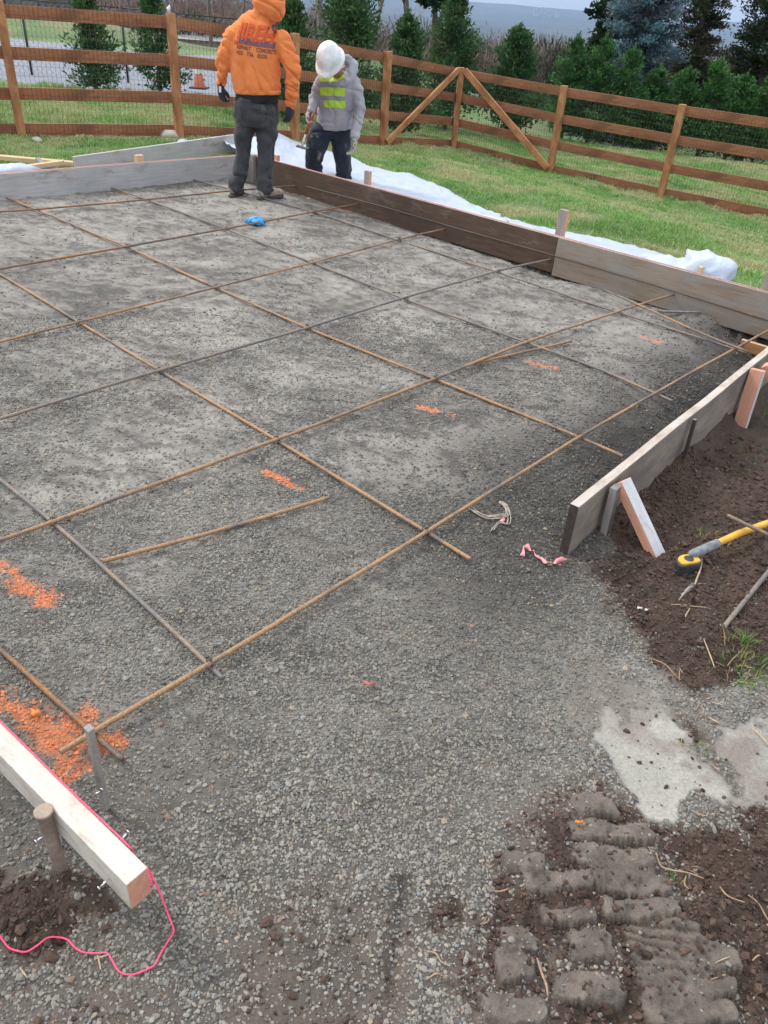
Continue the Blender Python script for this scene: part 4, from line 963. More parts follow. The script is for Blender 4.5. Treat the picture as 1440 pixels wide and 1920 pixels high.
# ------------------------------------------------------------------ plastic sheet
def sheet(near, far, label, nv=26, amp=.05, sub=5, name='plastic_sheet'):
    def resample(P, n):
        L = [0]
        for a_, b_ in zip(P, P[1:]): L.append(L[-1]+(b_-a_).length)
        L = np.array(L); A = np.array([p[:] for p in P]); q_ = np.linspace(0, L[-1], n); return np.stack([np.interp(q_, L, A[:, i]) for i in range(3)], 1)
    n = 150; A = resample(near, n); B = resample(far, n)
    t_ = np.linspace(0, 1, nv)[None, :, None]; G = A[:, None]*(1-t_)+B[:, None]*t_
    x = G[..., 0].ravel(); y = G[..., 1].ravel(); lin = G[..., 2].ravel(); tt = np.broadcast_to(t_[..., 0], G.shape[:2]).ravel()
    g = ground_h(x, y, False)
    # ridge noise: creases
    s_ = np.abs(fbm(x, y, 2.2, 4, 140)-.5)*2; s2 = np.abs(fbm(x*.6+y+3, y*.6-x, 3.2, 3, 141)-.5)*2
    z = np.maximum(lin, g+.02)+amp*(1-s_)**3*np.sin(np.pi*np.clip(tt, 0, 1))**.5+.020*(1-s2)**2.0
    V = np.stack([x, y, z], 1); idx = np.arange(n*nv).reshape(n, nv)
    a_ = idx[:-1, :-1]; f = np.stack([a_, idx[1:, :-1], idx[1:, 1:], idx[:-1, 1:]], -1).reshape(-1, 4)
    me = fast_mesh(name, V, f, T['plastic'], 4, True); o = link(name, me); s = o.modifiers.new('s', 'SOLIDIFY'); s.thickness = .002
    return tag(o, label, 'plastic sheet')
UR = (K1-K0).normalized()
nearP = [K0+oR*.08-UR*.45+oL*.0, K0+oR*.06+Vector((0, 0, -.05)), K0+oR*.055+UR*1.0+Vector((0, 0, -.06)), K0+oR*.055+UR*2.6+Vector((0, 0, -.07)), jn+oR*.055-UR*.5+Vector((0, 0, -.05))]
farpx = [(395, 268, .05), (440, 262, .12), (480, 258, .22), (521, 251, .30), (551, 274, .06), (604, 287, .03), (657, 303, .05), (694, 322, .05), (730, 331, .05), (768, 333, .04), (839, 362, .03), (877, 388, .02), (930, 408, .02)]
sheet(nearP, [atg(a_, b_)+Vector((0, 0, c_)) if c_ < .1 else at(a_, b_, bz(*xy(at(a_, b_, -.1)))+c_) for a_, b_, c_ in farpx], 'white plastic sheeting spread on the grass behind the dark form board')
nearP = [jn+oR*.055-UR*.5+Vector((0, 0, -.03)), jn+oR*.055+UR*1.5+Vector((0, 0, -.03)), at(1300, 512, ZT-.03)+oR*.055]
farpx = [(940, 410, .02), (996, 425, .03), (1061, 437, .10), (1137, 449, .13), (1190, 464, .06), (1245, 482, .04), (1290, 497, .03)]
sheet(nearP, [atg(a_, b_, c_) for a_, b_, c_ in farpx], 'narrow strip of white plastic along the outside of the tan board', nv=10, amp=.03)
def crumple(c, rx, ry, rz, label, ax, seed=0, sc=9, amp=.35):
    mb = MB(); mb.ell((0, 0, 0), ax, Vector((-ax.y, ax.x, 0)), (0, 0, 1), rx, ry, rz, 48, 26)
    o = mb.build('plastic_bundle', [T['plastic']]); o.location = c
    for v in o.data.vertices:
        d = v.co.normalized(); q_ = v.co*sc+Vector((seed, 0, 0)); n_ = 1-abs(mnoise.noise(q_))*2.2; n2_ = 1-abs(mnoise.noise(q_*2.3))*2; v.co *= 1+amp*(n_-.5)+amp*.35*(n2_-.5)
    return tag(o, label, 'plastic bundle')
q = at(1325, 508, ZT-.04); l = (q-K0).dot(oR); q = q-oR*(l-.24)
crumple(q+Vector((0, 0, -.02)), .25, .15, .15, 'crumpled bundle of white plastic behind the tan board at the right', UR, 3, 4.2, .38)
q = at(1265, 500, ZT-.04); q = q-oR*((q-K0).dot(oR)-.22); crumple(q+Vector((0, 0, -.03)), .28, .14, .10, 'low white plastic heap left of the crumpled bundle', UR, 8, 6, .4)
q = atg(348, 284); crumple(q+Vector((0, 0, .04)), .16, .12, .09, 'small white plastic lump behind the leaning grey plank', UR, 5, 9, .3)
q = atg(20, 322, .02); crumple(q+Vector((0, 0, .02)), .5, .12, .05, 'flat white plastic scrap behind the grey board at the left edge', (K0-KL).normalized(), 9, 5, .3)
# stones by the fence
def rock(px, py, r, label):
    q = atg(px, py); mb = MB(); mb.ell((0, 0, 0), (1, 0, 0), (0, 1, 0), (0, 0, 1), r*1.3, r, r*.7, 14, 9); o = mb.build('rock', [T['stonem']]); o.location = q+Vector((0, 0, r*.25))
    for v in o.data.vertices: v.co *= 1+.35*mnoise.noise(v.co*14+Vector((px, 0, 0)))
    tag(o, label, 'rock')
MT['stonem'] = simple('field_stone', [(.3, (.33, .29, .24)), (.7, (.50, .46, .40))], 12, .85, 40, .4, .01)
rock(318, 258, .10, 'rounded tan rock at the foot of the second fence post')
rock(70, 265, .05, 'small pale stone on grass near the first fence post')


# ------------------------------------------------------------------ people
def etube(mb, pts, A, B, Rx, n=20):
    """tube with elliptical sections: A = half width along Rx, B = half depth"""
    pts = [Vector(p) for p in pts]; Rx = Vector(Rx); vs = []
    k = 5; P = spline(pts, k); m = len(P)
    tt = np.linspace(0, len(pts)-1, m); Aa = np.interp(tt, range(len(pts)), A); Bb = np.interp(tt, range(len(pts)), B)
    for i, p in enumerate(P):
        t = (P[min(i+1, m-1)]-P[max(i-1, 0)]).normalized(); x = (Rx-t*Rx.dot(t)).normalized(); y = t.cross(x)
        for j in range(n):
            th = 2*math.pi*j/n; vs.append(p+x*math.cos(th)*Aa[i]+y*math.sin(th)*Bb[i])
    fs = []
    for i in range(m-1):
        for j in range(n): fs.append((i*n+j, i*n+(j+1) % n, (i+1)*n+(j+1) % n, (i+1)*n+j))
    fs.append(tuple(range(n))[::-1]); fs.append(tuple((m-1)*n+j for j in range(n)))
    mb.add(vs, fs, 0, True)
def sphere(mb, c, r): mb.ell(c, (1, 0, 0), (0, 1, 0), (0, 0, 1), r, r, r, 16, 10)
def limb(mb, pts, rr, n=14):
    etube(mb, pts, rr, rr, (1, .01, 0), n)
    for p, r in zip(pts, rr): sphere(mb, p, r*.98)
def blob(name, mb, mat, voxel=.009, smooth=4, disp=None, parent=None, cut=None):
    me = mb.mesh('tmp', [mat]); o = bpy.data.objects.new('tmp', me); C.objects.link(o)
    r = o.modifiers.new('r', 'REMESH'); r.mode = 'VOXEL'; r.voxel_size = voxel
    s = o.modifiers.new('s', 'SMOOTH'); s.iterations = smooth; s.factor = .5
    dg = bpy.context.evaluated_depsgraph_get(); dg.update()
    m2 = bpy.data.meshes.new_from_object(o.evaluated_get(dg)); bpy.data.objects.remove(o); m2.name = name
    m2.materials.clear(); m2.materials.append(mat)
    if disp:
        ns = [v.normal.copy() for v in m2.vertices]
        for v, nn in zip(m2.vertices, ns): v.co += nn*disp(v.co)
    if cut:
        bm = bmesh.new(); bm.from_mesh(m2)
        bmesh.ops.delete(bm, geom=[v for v in bm.verts if cut(v.co)], context='VERTS'); bm.to_mesh(m2); bm.free()
    m2.polygons.foreach_set('use_smooth', [True]*len(m2.polygons)); m2.update()
    o = link(name, m2)
    if parent: child_keep(o, parent)
    return o
def child_keep(o, par):
    mw = o.matrix_basis.copy(); o.parent = par; o.matrix_parent_inverse = Matrix.Identity(4)
    o.matrix_basis = par.matrix_basis.inverted() @ mw
def hand(mb, w, d, pn_, th, curl, g=0.0, s=1.0):
    """w wrist, d pointing along the hand, pn_ palm normal (fingers curl towards it), th thumb side"""
    d = Vector(d).normalized(); pn_ = Vector(pn_); pn_ = (pn_-d*pn_.dot(d)).normalized(); th = Vector(th); th = (th-d*th.dot(d)-pn_*th.dot(pn_)).normalized()
    mb.ell(w+d*.052*s, d, th, pn_, .056*s, .043*s+g, .020*s+g, 16, 10)
    sphere(mb, w, .026*s+g); mb.tube([w-d*.03, w+d*.03], [.026+g, .030+g], 12)
    for i, (o_, L) in enumerate([(.030, .078), (.010, .088), (-.010, .082), (-.029, .064)]):
        b0 = w+d*.09*s+th*o_*s; a1 = rad(curl*.6); a2 = rad(curl*1.5); a3 = rad(curl*2.2)
        p1 = b0+(d*math.cos(a1)+pn_*math.sin(a1))*L*.45*s; p2 = p1+(d*math.cos(a2)+pn_*math.sin(a2))*L*.32*s; p3 = p2+(d*math.cos(a3)+pn_*math.sin(a3))*L*.24*s
        r = (.0095-.0008*abs(i-1))*s+g*.7
        mb.tube([b0-d*.02, b0, p1, p2, p3], [r, r, r*.95, r*.88, r*.75], 10)
        sphere(mb, p1, r*.97); sphere(mb, p3, r*.75)
    t0 = w+d*.03*s+th*.032*s; t1 = t0+(d*.6+th*.7+pn_*.25).normalized()*.036*s; t2 = t1+(d*.85+th*.15+pn_*.45).normalized()*.034*s
    mb.tube([t0-th*.012, t0, t1, t2], [.015*s+g, .014*s+g, .0115*s+g, .009*s+g], 10); sphere(mb, t2, .009*s+g)
def fold(amp, fx_, fz_, s=0):
    return lambda co: amp*(mnoise.noise(Vector((co.x*fx_+s, co.y*fx_, co.z*fz_)))+.45*mnoise.noise(Vector((co.x*fx_*2.2, co.y*fx_*2.2+s, co.z*fz_*2.2))))
def cloth(name, stops, scale, bs=120, stain=None, rough=.9, ss=4, s0=.55, s1=.7):
    m, nt, b = nmat(name); c = coord(nt, 'Object'); col = ramp(nt, noise_n(nt, c, scale, 4), stops)
    if stain: col = mix(nt, ramp(nt, noise_n(nt, c, ss, 5, .65), [(s0, 0.0), (s1, 1.0)]), col, stain)
    nt.links.new(col, b.inputs['Base Color']); b.inputs['Roughness'].default_value = rough; b.inputs['Specular IOR Level'].default_value = .2
    b.inputs['Sheen Weight'].default_value = .15
    bump(nt, b, noise_n(nt, c, bs, 4, .6), .35, .004); return m
T['hood_o'] = cloth('orange_fleece', [(.3, (.74, .20, .05)), (.7, (.86, .27, .085))], 8)
T['hood_g'] = cloth('grey_fleece', [(.3, (.31, .30, .33)), (.7, (.43, .415, .45))], 8, stain=(.30, .26, .23), ss=3, s0=.55, s1=.8)
T['trs1'] = cloth('charcoal_work_trousers', [(.3, (.034, .035, .038)), (.7, (.066, .066, .070))], 9, stain=(.15, .135, .12), ss=7, s0=.58, s1=.74)
T['trs2'] = cloth('navy_muddy_trousers', [(.3, (.012, .016, .026)), (.7, (.03, .036, .052))], 9, stain=(.19, .175, .15), ss=6, s0=.585, s1=.66)
T['tee'] = cloth('black_shirt', [(.3, (.010, .010, .012)), (.7, (.022, .022, .026))], 9)
T['glv'] = cloth('black_glove', [(.3, (.010, .011, .016)), (.7, (.035, .037, .05))], 40, rough=.6)
T['glv2'] = cloth('cream_knit_glove', [(.3, (.38, .34, .27)), (.7, (.52, .48, .40))], 40, stain=(.10, .09, .085), ss=16, s0=.55, s1=.62)
T['boot'] = cloth('muddy_suede_boot', [(.3, (.22, .175, .14)), (.7, (.38, .315, .26))], 18, stain=(.10, .08, .07), ss=14, s0=.56, s1=.66)
T['sole'] = simple('boot_sole', [(.3, (.03, .025, .022)), (.7, (.09, .075, .065))], 40, .8)
T['skin'] = simple('skin', [(.3, (.33, .14, .09)), (.7, (.42, .20, .13))], 18, .55)
T['hair'] = simple('dark_hair', [(.3, (.012, .009, .008)), (.7, (.03, .022, .018))], 80, .6)
T['helmet'] = simple('scuffed_white_helmet', [(.42, (.62, .61, .58)), (.6, (.86, .87, .88))], 7, .35, 60, .08, .002)

def face(mb, c, up, fr, s=1.0):
    up = Vector(up).normalized(); fr = Vector(fr); fr = (fr-up*fr.dot(up)).normalized(); rt = fr.cross(up)
    mb.ell(c, rt, fr, up, .077*s, .095*s, .112*s, 22, 16)
    mb.ell(c-up*.055*s+fr*.02*s, rt, fr, up, .058*s, .074*s, .062*s, 18, 12)
    mb.tube([c+fr*.088*s+up*.02*s, c+fr*.110*s-up*.022*s, c+fr*.09*s-up*.030*s], [.008*s, .014*s, .012*s], 8)       # nose
    mb.ell(c+fr*.090*s-up*.062*s, rt, fr, up, .024*s, .010*s, .007*s)          # mouth
    for q in (-1, 1):
        mb.ell(c+rt*q*.032*s+fr*.083*s+up*.012*s, rt, fr, up, .013*s, .010*s, .009*s)     # eye
        mb.tube([c+rt*q*.012*s+fr*.088*s+up*.030*s, c+rt*q*.048*s+fr*.076*s+up*.028*s], [.006*s, .005*s], 6)   # brow
        mb.ell(c+rt*q*.078*s-fr*.004*s, rt, fr, up, .010*s, .018*s, .030*s)     # ear
def boot(name, heel, toe_dir, par, s=1.0):
    d = Vector((toe_dir[0], toe_dir[1], 0)).normalized(); x = Vector((-d.y, d.x, 0)); z = Vector((0, 0, 1)); h = Vector(heel)
    mb = MB(); mb.ell(h+d*.05+z*.07, d, x, z, .072*s, .048*s, .055*s); mb.ell(h+d*.15+z*.055, d, x, z, .10*s, .05*s, .045*s); mb.ell(h+d*.235+z*.048, d, x, z, .058*s, .05*s, .036*s)
    mb.tube([h+d*.055+z*.05, h+d*.055+z*.09, h+d*.055+z*.13], [.052, .050, .050], 16)
    b = blob(name, mb, T['boot'], .008, 3, fold(.004, 30, 30), par)
    mb = MB(); ol = [(-.03, -.03), (-.045, 0), (-.03, .032), (.06, .042), (.16, .052), (.25, .045), (.295, .02), (.30, -.012), (.26, -.045), (.16, -.052), (.06, -.040)]
    prism(mb, [(a_*s, c_*s) for a_, c_ in ol], h+z*.002, d, x, z, .022); so_ = mb.build('sole', [T['sole']], bevel=.004); child_keep(so_, b)
    mb = MB()
    for k in range(4): mb.tube([h+d*(.10+k*.022)+z*(.135-k*.018)-x*.022, h+d*(.104+k*.022)+z*(.142-k*.018), h+d*(.10+k*.022)+z*(.135-k*.018)+x*.022], .0035, 6)
    la = mb.build('laces', [T['sole']]); child_keep(la, b)
    return b
def decal(name, mb, target, org, ux, uy, dr_, mats, par, off=.004, reach=.5):
    """press flat shapes (x,y in metres) on the surface of target along direction dr_"""
    bv = BVHTree.FromPolygons([target.matrix_world @ v.co if False else v.co for v in target.data.vertices], [p.vertices[:] for p in target.data.polygons])
    out = []
    last = None; hs = []
    for v in mb.v:
        p = org+ux*v[0]+uy*v[1]-dr_*reach; hit = bv.ray_cast(p-TOFF, dr_, reach*2); hs.append(hit[3] if hit[0] is not None else None)
    ok = sorted(h for h in hs if h is not None); med = ok[len(ok)//2]; last_d = med
    inv = (par.matrix_basis.inverted()) if False else Matrix.Identity(4)
    for v in mb.v:
        p = org+ux*v[0]+uy*v[1]-dr_*reach; h_ = hs[len(out)]
        if h_ is None or abs(h_-med) > .10: h_ = last_d
        last_d = h_; out.append(p+dr_*(h_-off-v[2]))
    mb.v = [tuple(v) for v in out]; o = mb.build(name, mats); child_keep(o, par); return o
def text_mb(txt, size, shear=0, extr=0, bold=0.0, space=1.0, sub=.012, sx=1.0):
    cu = bpy.data.curves.new('t', 'FONT'); cu.body = txt; cu.size = size; cu.shear = shear; cu.align_x = 'LEFT'; cu.offset = bold; cu.space_character = space
    o = bpy.data.objects.new('t', cu); C.objects.link(o); dg = bpy.context.evaluated_depsgraph_get(); dg.update()
    me = bpy.data.meshes.new_from_object(o.evaluated_get(dg)); bpy.data.objects.remove(o)
    bm = bmesh.new(); bm.from_mesh(me); bmesh.ops.triangulate(bm, faces=bm.faces)
    for _ in range(3):
        es = [e_ for e_ in bm.edges if e_.calc_length() > sub]
        if not es: break
        bmesh.ops.subdivide_edges(bm, edges=es, cuts=1)
    mb = MB(); bm.verts.index_update(); mb.add([(v.co.x*sx, v.co.y, 0) for v in bm.verts], [[v.index for v in f.verts] for f in bm.faces], 0, True); bm.free(); return mb
TOFF = Vector((0, 0, 0))

# ---- the worker in the orange hooded sweatshirt, seen from behind
Y1 = at(462, 371).y+.09
J = lambda px, py, dy=0.0: atY(px, py, Y1+dy)
base1 = at(468, 368, 0)
mb = MB()
hipc = J(481, 205); neck = J(492, 34, .02); headc = J(506, 0, .07)
etube(mb, [J(481, 222), J(481, 195), J(479, 150), J(478, 95), J(480, 60), J(486, 40, .01)], [.17, .165, .15, .19, .19, .08], [.12, .12, .11, .12, .11, .07], (1, 0, 0))
limb(mb, [neck, J(499, 16, .05)], [.06, .055])
face(mb, headc, (.1, -.05, 1), (.55, .8, -.45))
LS, LE, LW = J(438, 66), J(419, 112, -.01), J(416, 150, .02)
RS, RE, RW = J(532, 76), J(549, 135, -.03), J(545, 190, .0)
limb(mb, [LS, LE, LW], [.055, .042, .03]); limb(mb, [RS, RE, RW], [.055, .042, .03])
hL = J(414, 162, .02); hR = J(543, 200, .0)
hand(mb, hL, (.06, .1, -1), (.55, .8, 0), (.7, .7, 0), 50); hand(mb, hR, (-.10, -.02, -1), (-.75, .6, 0), (-.6, .75, 0), 42)
AL1, AR1 = at(437, 370, 0)+Vector((.01, .045, .12)), at(490, 375, 0)+Vector((.035, .045, .12))
limb(mb, [J(463, 222), J(455, 285), AL1], [.075, .046, .036]); limb(mb, [J(499, 222), J(497, 288), AR1], [.075, .046, .036])
w1 = blob('person', mb, T['skin'], .009, 2)
tag(w1, 'worker in an orange hooded sweatshirt with printed back, seen from behind on the gravel', 'person')
# hooded sweatshirt
mb = MB()
etube(mb, [J(483, 173, 0), J(482, 160, 0), J(480, 140), J(478, 105), J(478, 78), J(480, 57), J(484, 42, .01), J(490, 30, .02)], [.212, .232, .238, .236, .236, .212, .150, .10], [.160, .172, .17, .155, .145, .13, .115, .10], (1, -.03, 0), 28)
limb(mb, [J(443, 64), J(431, 80), LE+Vector((-.0, 0, 0)), LW+Vector((0, 0, .0)), J(417, 155, .02)], [.092, .084, .070, .054, .044]); limb(mb, [J(526, 76), J(537, 96, -.01), RE, RW, J(545, 196)], [.095, .088, .076, .056, .046])
mb.ell(J(504, 6, .04), (1, 0, 0), (0, 1, 0), (0, 0, 1), .155, .155, .17, 26, 18); mb.ell(J(505, -8, .07), (1, 0, 0), (0, 1, 0), (0, 0, 1), .145, .15, .16, 26, 18)
etube(mb, [J(482, 34, .0), J(498, 20, -.04), J(520, 24, -.0), J(526, 18, .05)], [.05, .06, .055, .045], [.06, .06, .06, .05], (0, 0, 1))
def d1(co):
    arm = max(0, min(1, (abs(co.x-J(480, 110).x)-.24)/.05)); low = max(0, min(1, (1.25-co.z)/.35))
    q_ = co.z+co.x*.45*(1 if co.x < 0 else -1)
    a_ = (abs(mnoise.noise(Vector((co.x*6, co.y*9, q_*15))))-.25)*.030*arm+(abs(mnoise.noise(Vector((co.x*9+co.z*3, co.y*5, co.z*2.2))))-.25)*.034*(.25+low)*(1-arm)
    cr_ = max(0, 1-abs(mnoise.noise(Vector((co.x*4, co.y*6, q_*9+3))))*5.5); c2_ = max(0, 1-abs(mnoise.noise(Vector((co.x*7+co.z*2.5, co.y*5, co.z*2.6+9))))*6)
    hd = max(0, min(1, (co.z-1.42)/.08))
    return a_+mnoise.noise(co*6)*.008+mnoise.noise(co*20)*.003-cr_*(.004+.015*arm+.012*hd)-c2_*.014*(1-arm)*(.4+low+.5*hd)
ho1 = blob('hooded_sweatshirt', mb, T['hood_o'], .008, 5, d1)
# print on its back, kept in world space before parenting
nrm = Vector((0, 1, 0))
c0 = J(449, 72); ux = (J(515, 83)-J(449, 72)); uxn = ux.normalized(); uyn = (J(455, 40)-J(449, 72)); uyn = (uyn-uxn*uyn.dot(uxn)).normalized()
T['print_r'] = simple('red_orange_print', [(.3, (.75, .075, .012)), (.7, (.85, .11, .02))], 60, .6)
T['print_d'] = simple('dark_print', [(.3, (.12, .035, .035)), (.7, (.20, .06, .05))], 60, .6); T['print_o'] = simple('brown_outline_print', [(.3, (.42, .06, .015)), (.7, (.55, .09, .02))], 60, .6)
T['print_b'] = simple('purple_bar_print', [(.3, (.13, .055, .075)), (.7, (.24, .11, .13))], 60, .6)
dk = text_mb('JIREH', .185, .34, bold=.006, space=1.0, sx=.76)
t1 = decal('printed_name_outline', dk, ho1, c0-uxn*.004+uyn*.002, uxn, uyn, nrm, [T['print_o']], w1, .003)
t1 = decal('printed_name', text_mb('JIREH', .185, .34, bold=.002, space=1.0, sx=.76), ho1, c0-uxn*.004+uyn*.002, uxn, uyn, nrm, [T['print_r']], w1, .0055)
bar = MB()
nx = 40
bar.add([(i*.345/nx, j*.026-.030, 0) for i in range(nx+1) for j in range(3)], [(i*3+j, (i+1)*3+j, (i+1)*3+j+1, i*3+j+1) for i in range(nx) for j in range(2)], 0, True)
decal('printed_bar', bar, ho1, c0, uxn, uyn, nrm, [T['print_b']], w1, .004)
decal('printed_trade', text_mb('CONCRETE', .044, 0, bold=.0012, sx=.74), ho1, c0+uxn*.185-uyn*.072, uxn, uyn, nrm, [T['print_d']], w1, .004)
decal('printed_trade', text_mb('ASPHALT', .044, 0, bold=.0012, sx=.74), ho1, c0-uyn*.072, uxn, uyn, nrm, [T['print_d']], w1, .004)
decal('printed_phone', text_mb('425   736   8200', .044, 0, bold=.0006, sx=.96), ho1, c0-uyn*.116, uxn, uyn, nrm, [T['print_d']], w1, .004)
child_keep(ho1, w1)
# hem band
def ring_part(name, pts, A, B, mat, par, d=None, vox=.009):
    mb = MB(); etube(mb, pts, A, B, (1, -.03, 0), 28); return blob(name, mb, mat, vox, 3, d, par)
ring_part('hem_band', [J(483.5, 176), J(483, 168)], [.218, .222], [.160, .165], T['hood_o'], w1, fold(.004, 14, 2))
ring_part('black_shirt', [J(482, 190), J(482, 178), J(482, 168)], [.208, .205, .2], [.152, .15, .15], T['tee'], w1, fold(.008, 10, 4))
# trousers
mb = MB()
etube(mb, [J(480, 184), J(480, 200), J(480, 220), J(480, 236)], [.198, .212, .222, .20], [.145, .16, .165, .14], (1, 0, 0), 26)
limb(mb, [J(461, 222), J(457, 250), J(455, 285), J(450, 318, .55*(AL1.y-Y1)), J(446, 340, .8*(AL1.y-Y1)), AL1+Vector((.01, .0, -.015))], [.112, .102, .084, .078, .080, .084])
limb(mb, [J(500, 222), J(499, 255), J(498, 288), J(497, 320, .55*(AR1.y-Y1)), J(496, 344, .85*(AR1.y-Y1)), AR1+Vector((0, .0, -.015))], [.114, .102, .086, .080, .082, .086])
def d2_(co):
    lo = max(0, min(1, (.5-co.z)/.3)); w_ = abs(mnoise.noise(Vector((co.x*8+co.z*2, co.y*8, co.z*(8+8*lo)))))-.22
    cr_ = max(0, 1-abs(mnoise.noise(Vector((co.x*5+co.z*3, co.y*5, co.z*(6+5*lo)+4))))*5)
    return w_*(.014+.010*lo)+mnoise.noise(co*6)*.012+mnoise.noise(co*22)*.003-cr_*(.012+.004*lo)
tr = blob('trousers', mb, T['trs1'], .008, 4, d2_, w1)
boot('boot', at(436, 370, 0), (.10, 1), w1, 1.0); boot('boot', at(489, 375, 0), (.62, .78), w1, 1.0)
mb = MB(); hand(mb, hL, (.06, .1, -1), (.55, .8, 0), (.7, .7, 0), 50, .006); g1 = blob('glove', mb, T['glv'], .0055, 1, None, w1)
mb = MB(); hand(mb, hR, (-.10, -.02, -1), (-.75, .6, 0), (-.6, .75, 0), 42, .006); g2 = blob('glove', mb, T['glv'], .0055, 1, None, w1)
mb = MB(); q = hL+Vector((.0, -.036, -.022)); mb.box(q, (1, 0, 0), (0, 0, 1), (0, 1, 0), .011, .026, .004); o = mb.build('glove_label', [T['paper']], bevel=.002); child_keep(o, w1)

# ---- the worker in the grey hooded sweatshirt bending forward
qb = at(620, 330, ZT); Y2 = qb.y+.42
K = lambda px, py, dy=0.0: atY(px, py, Y2+dy)
zf = bz(qb.x, qb.y+.5); print('worker2 Y', Y2, 'z', zf)
FL = K(592, 340, -.05); FL = Vector((FL.x, FL.y, zf+.1)); FR = K(643, 345, -.02); FR = Vector((FR.x, FR.y, zf+.1))
up2 = Vector((-.20, -.68, .70)).normalized(); fr2 = Vector((-.22, -.62, -.72)); fr2 = (fr2-up2*fr2.dot(up2)).normalized(); rt2 = fr2.cross(up2)
hc = K(618, 112, -.36)
mb = MB()
etube(mb, [K(622, 245, .05), K(625, 225, .04), K(632, 195, -.02), K(636, 165, -.10), K(636, 150, -.15)], [.15, .15, .15, .17, .12], [.11, .11, .11, .11, .09], (1, .1, 0))
limb(mb, [K(637, 148, -.16), K(629, 128, -.27)], [.058, .055]); face(mb, hc-up2*.03, up2, fr2)
SL, EL, WL = K(603, 152, -.16), K(590, 184, -.08), K(583, 206, -.16)
SR_, ER, WR = K(665, 158, -.12), K(675, 205, -.06), K(666, 252, -.16)
limb(mb, [SL, EL, WL], [.055, .042, .03]); limb(mb, [SR_, ER, WR], [.055, .042, .03])
hl2 = K(581, 211, -.18); hr2 = K(665, 260, -.17)
hand(mb, hl2, (-.1, -.5, -.8), (.9, -.3, .2), (-.1, -.6, .6), 62); hand(mb, hr2, (-.12, -.05, -1), (-.5, -.2, 0), (-.2, -.9, 0), 34)
limb(mb, [K(606, 240, .02), K(591, 288, -.09), FL], [.07, .044, .036]); limb(mb, [K(638, 242, .03), K(642, 292, -.05), FR], [.07, .044, .036])
w2 = blob('person', mb, T['skin'], .009, 2)
tag(w2, 'worker in a white hard hat and grey sweatshirt bending forward behind the dark board', 'person')
mb = MB()
etube(mb, [K(626, 238, .03), K(627, 228, .02), K(629, 205, .0), K(632, 180, -.06), K(634, 162, -.11), K(636, 148, -.15), K(636, 136, -.19)], [.170, .185, .188, .188, .190, .16, .10], [.14, .15, .145, .138, .13, .12, .10], (1, .1, 0), 28)
limb(mb, [K(608, 152, -.15), K(600, 160, -.13), EL, WL, K(582, 208, -.17)], [.076, .070, .058, .047, .040]); limb(mb, [K(661, 158, -.12), K(668, 174, -.10), ER, WR, K(666, 256, -.165)], [.082, .075, .062, .050, .042])
# hood fallen on the neck
etube(mb, [K(642, 152, -.28), K(656, 143, -.22), K(661, 125, -.17), K(651, 111, -.17), K(638, 112, -.22)], [.05, .06, .062, .055, .04], [.045, .055, .06, .055, .04], (0, 1, 0))
etube(mb, [K(652, 150, -.12), K(655, 128, -.11), K(645, 118, -.14)], [.06, .07, .05], [.06, .07, .05], (0, 1, 0))
etube(mb, [K(622, 153, -.26), K(635, 158, -.28), K(646, 150, -.27)], [.035, .04, .04], [.035, .04, .04], (0, 1, 0))
def d3(co):
    arm = max(0, min(1, (abs(co.x-K(632, 180).x)-.20)/.05)); return (abs(mnoise.noise(Vector((co.x*6, co.y*9, (co.z+co.x*.4)*15))))-.25)*.026*(.35+arm)+mnoise.noise(co*7)*.007+mnoise.noise(co*20)*.003-max(0, 1-abs(mnoise.noise(Vector((co.x*5+co.z*3, co.y*6, (co.z+co.x*.4)*8))))*5)*.013
ho2 = blob('hooded_sweatshirt', mb, T['hood_g'], .008, 4, d3)
# reflective chest panel
pa = MB(); nx, ny = 14, 20; Wd, Hd = .262, .34
cc2 = K(600, 201, -.2); u2 = (K(645, 203, -.2)-K(600, 201, -.2)).normalized(); v2_ = (K(601, 143, -.2)-K(603, 201, -.2)).normalized(); v2_ = (v2_-u2*v2_.dot(u2)).normalized()
def panel(y0, y1, x0, x1, mi, off=0.0):
    nx_ = max(2, int((x1-x0)/.012)); ny_ = max(2, int((y1-y0)/.012))
    pa.add([(x0+(x1-x0)*i/nx_, y0+(y1-y0)*j/ny_, off) for i in range(nx_+1) for j in range(ny_+1)], [(i*(ny_+1)+j, (i+1)*(ny_+1)+j, (i+1)*(ny_+1)+j+1, i*(ny_+1)+j+1) for i in range(nx_) for j in range(ny_)], mi, True)
T['hiviz'] = simple('hi_vis_yellow', [(.3, (.46, .68, .04)), (.7, (.56, .80, .08))], 12, .6)
T['reflect'] = simple('grey_reflective_tape', [(.3, (.24, .24, .28)), (.7, (.32, .32, .37))], 30, .35)
rows = [(0.0, .065, 0), (.065, .105, 1), (.105, .175, 0), (.175, .225, 1), (.225, .30, 0)]
for y0, y1, mi in rows:
    if mi == 0:
        xs0 = .04 if y0 == 0 else (.0 if y0 < .2 else -.0)
        for x0, x1 in ((xs0, .080), (.084, .145), (.149, .25)): panel(y0, y1, x0, x1, 0, .001)
    else: panel(y0, y1, 0.0, .25, 1, .001)
decal('reflective_panel', pa, ho2, cc2, u2, v2_, Vector((.0, 1, -.12)).normalized(), [T['hiviz'], T['reflect']], w2, .005, .35)
child_keep(ho2, w2)
mb = MB(); etube(mb, [K(626, 242, .03), K(626, 234, .03)], [.178, .18], [.145, .148], (1, .1, 0), 28); blob('hem_band', mb, T['hood_g'], .009, 3, fold(.003, 14, 2), w2)
mb = MB()
etube(mb, [K(624, 232, .04), K(623, 246, .05), K(622, 256, .05)], [.165, .180, .175], [.13, .14, .13], (1, .1, 0), 26)
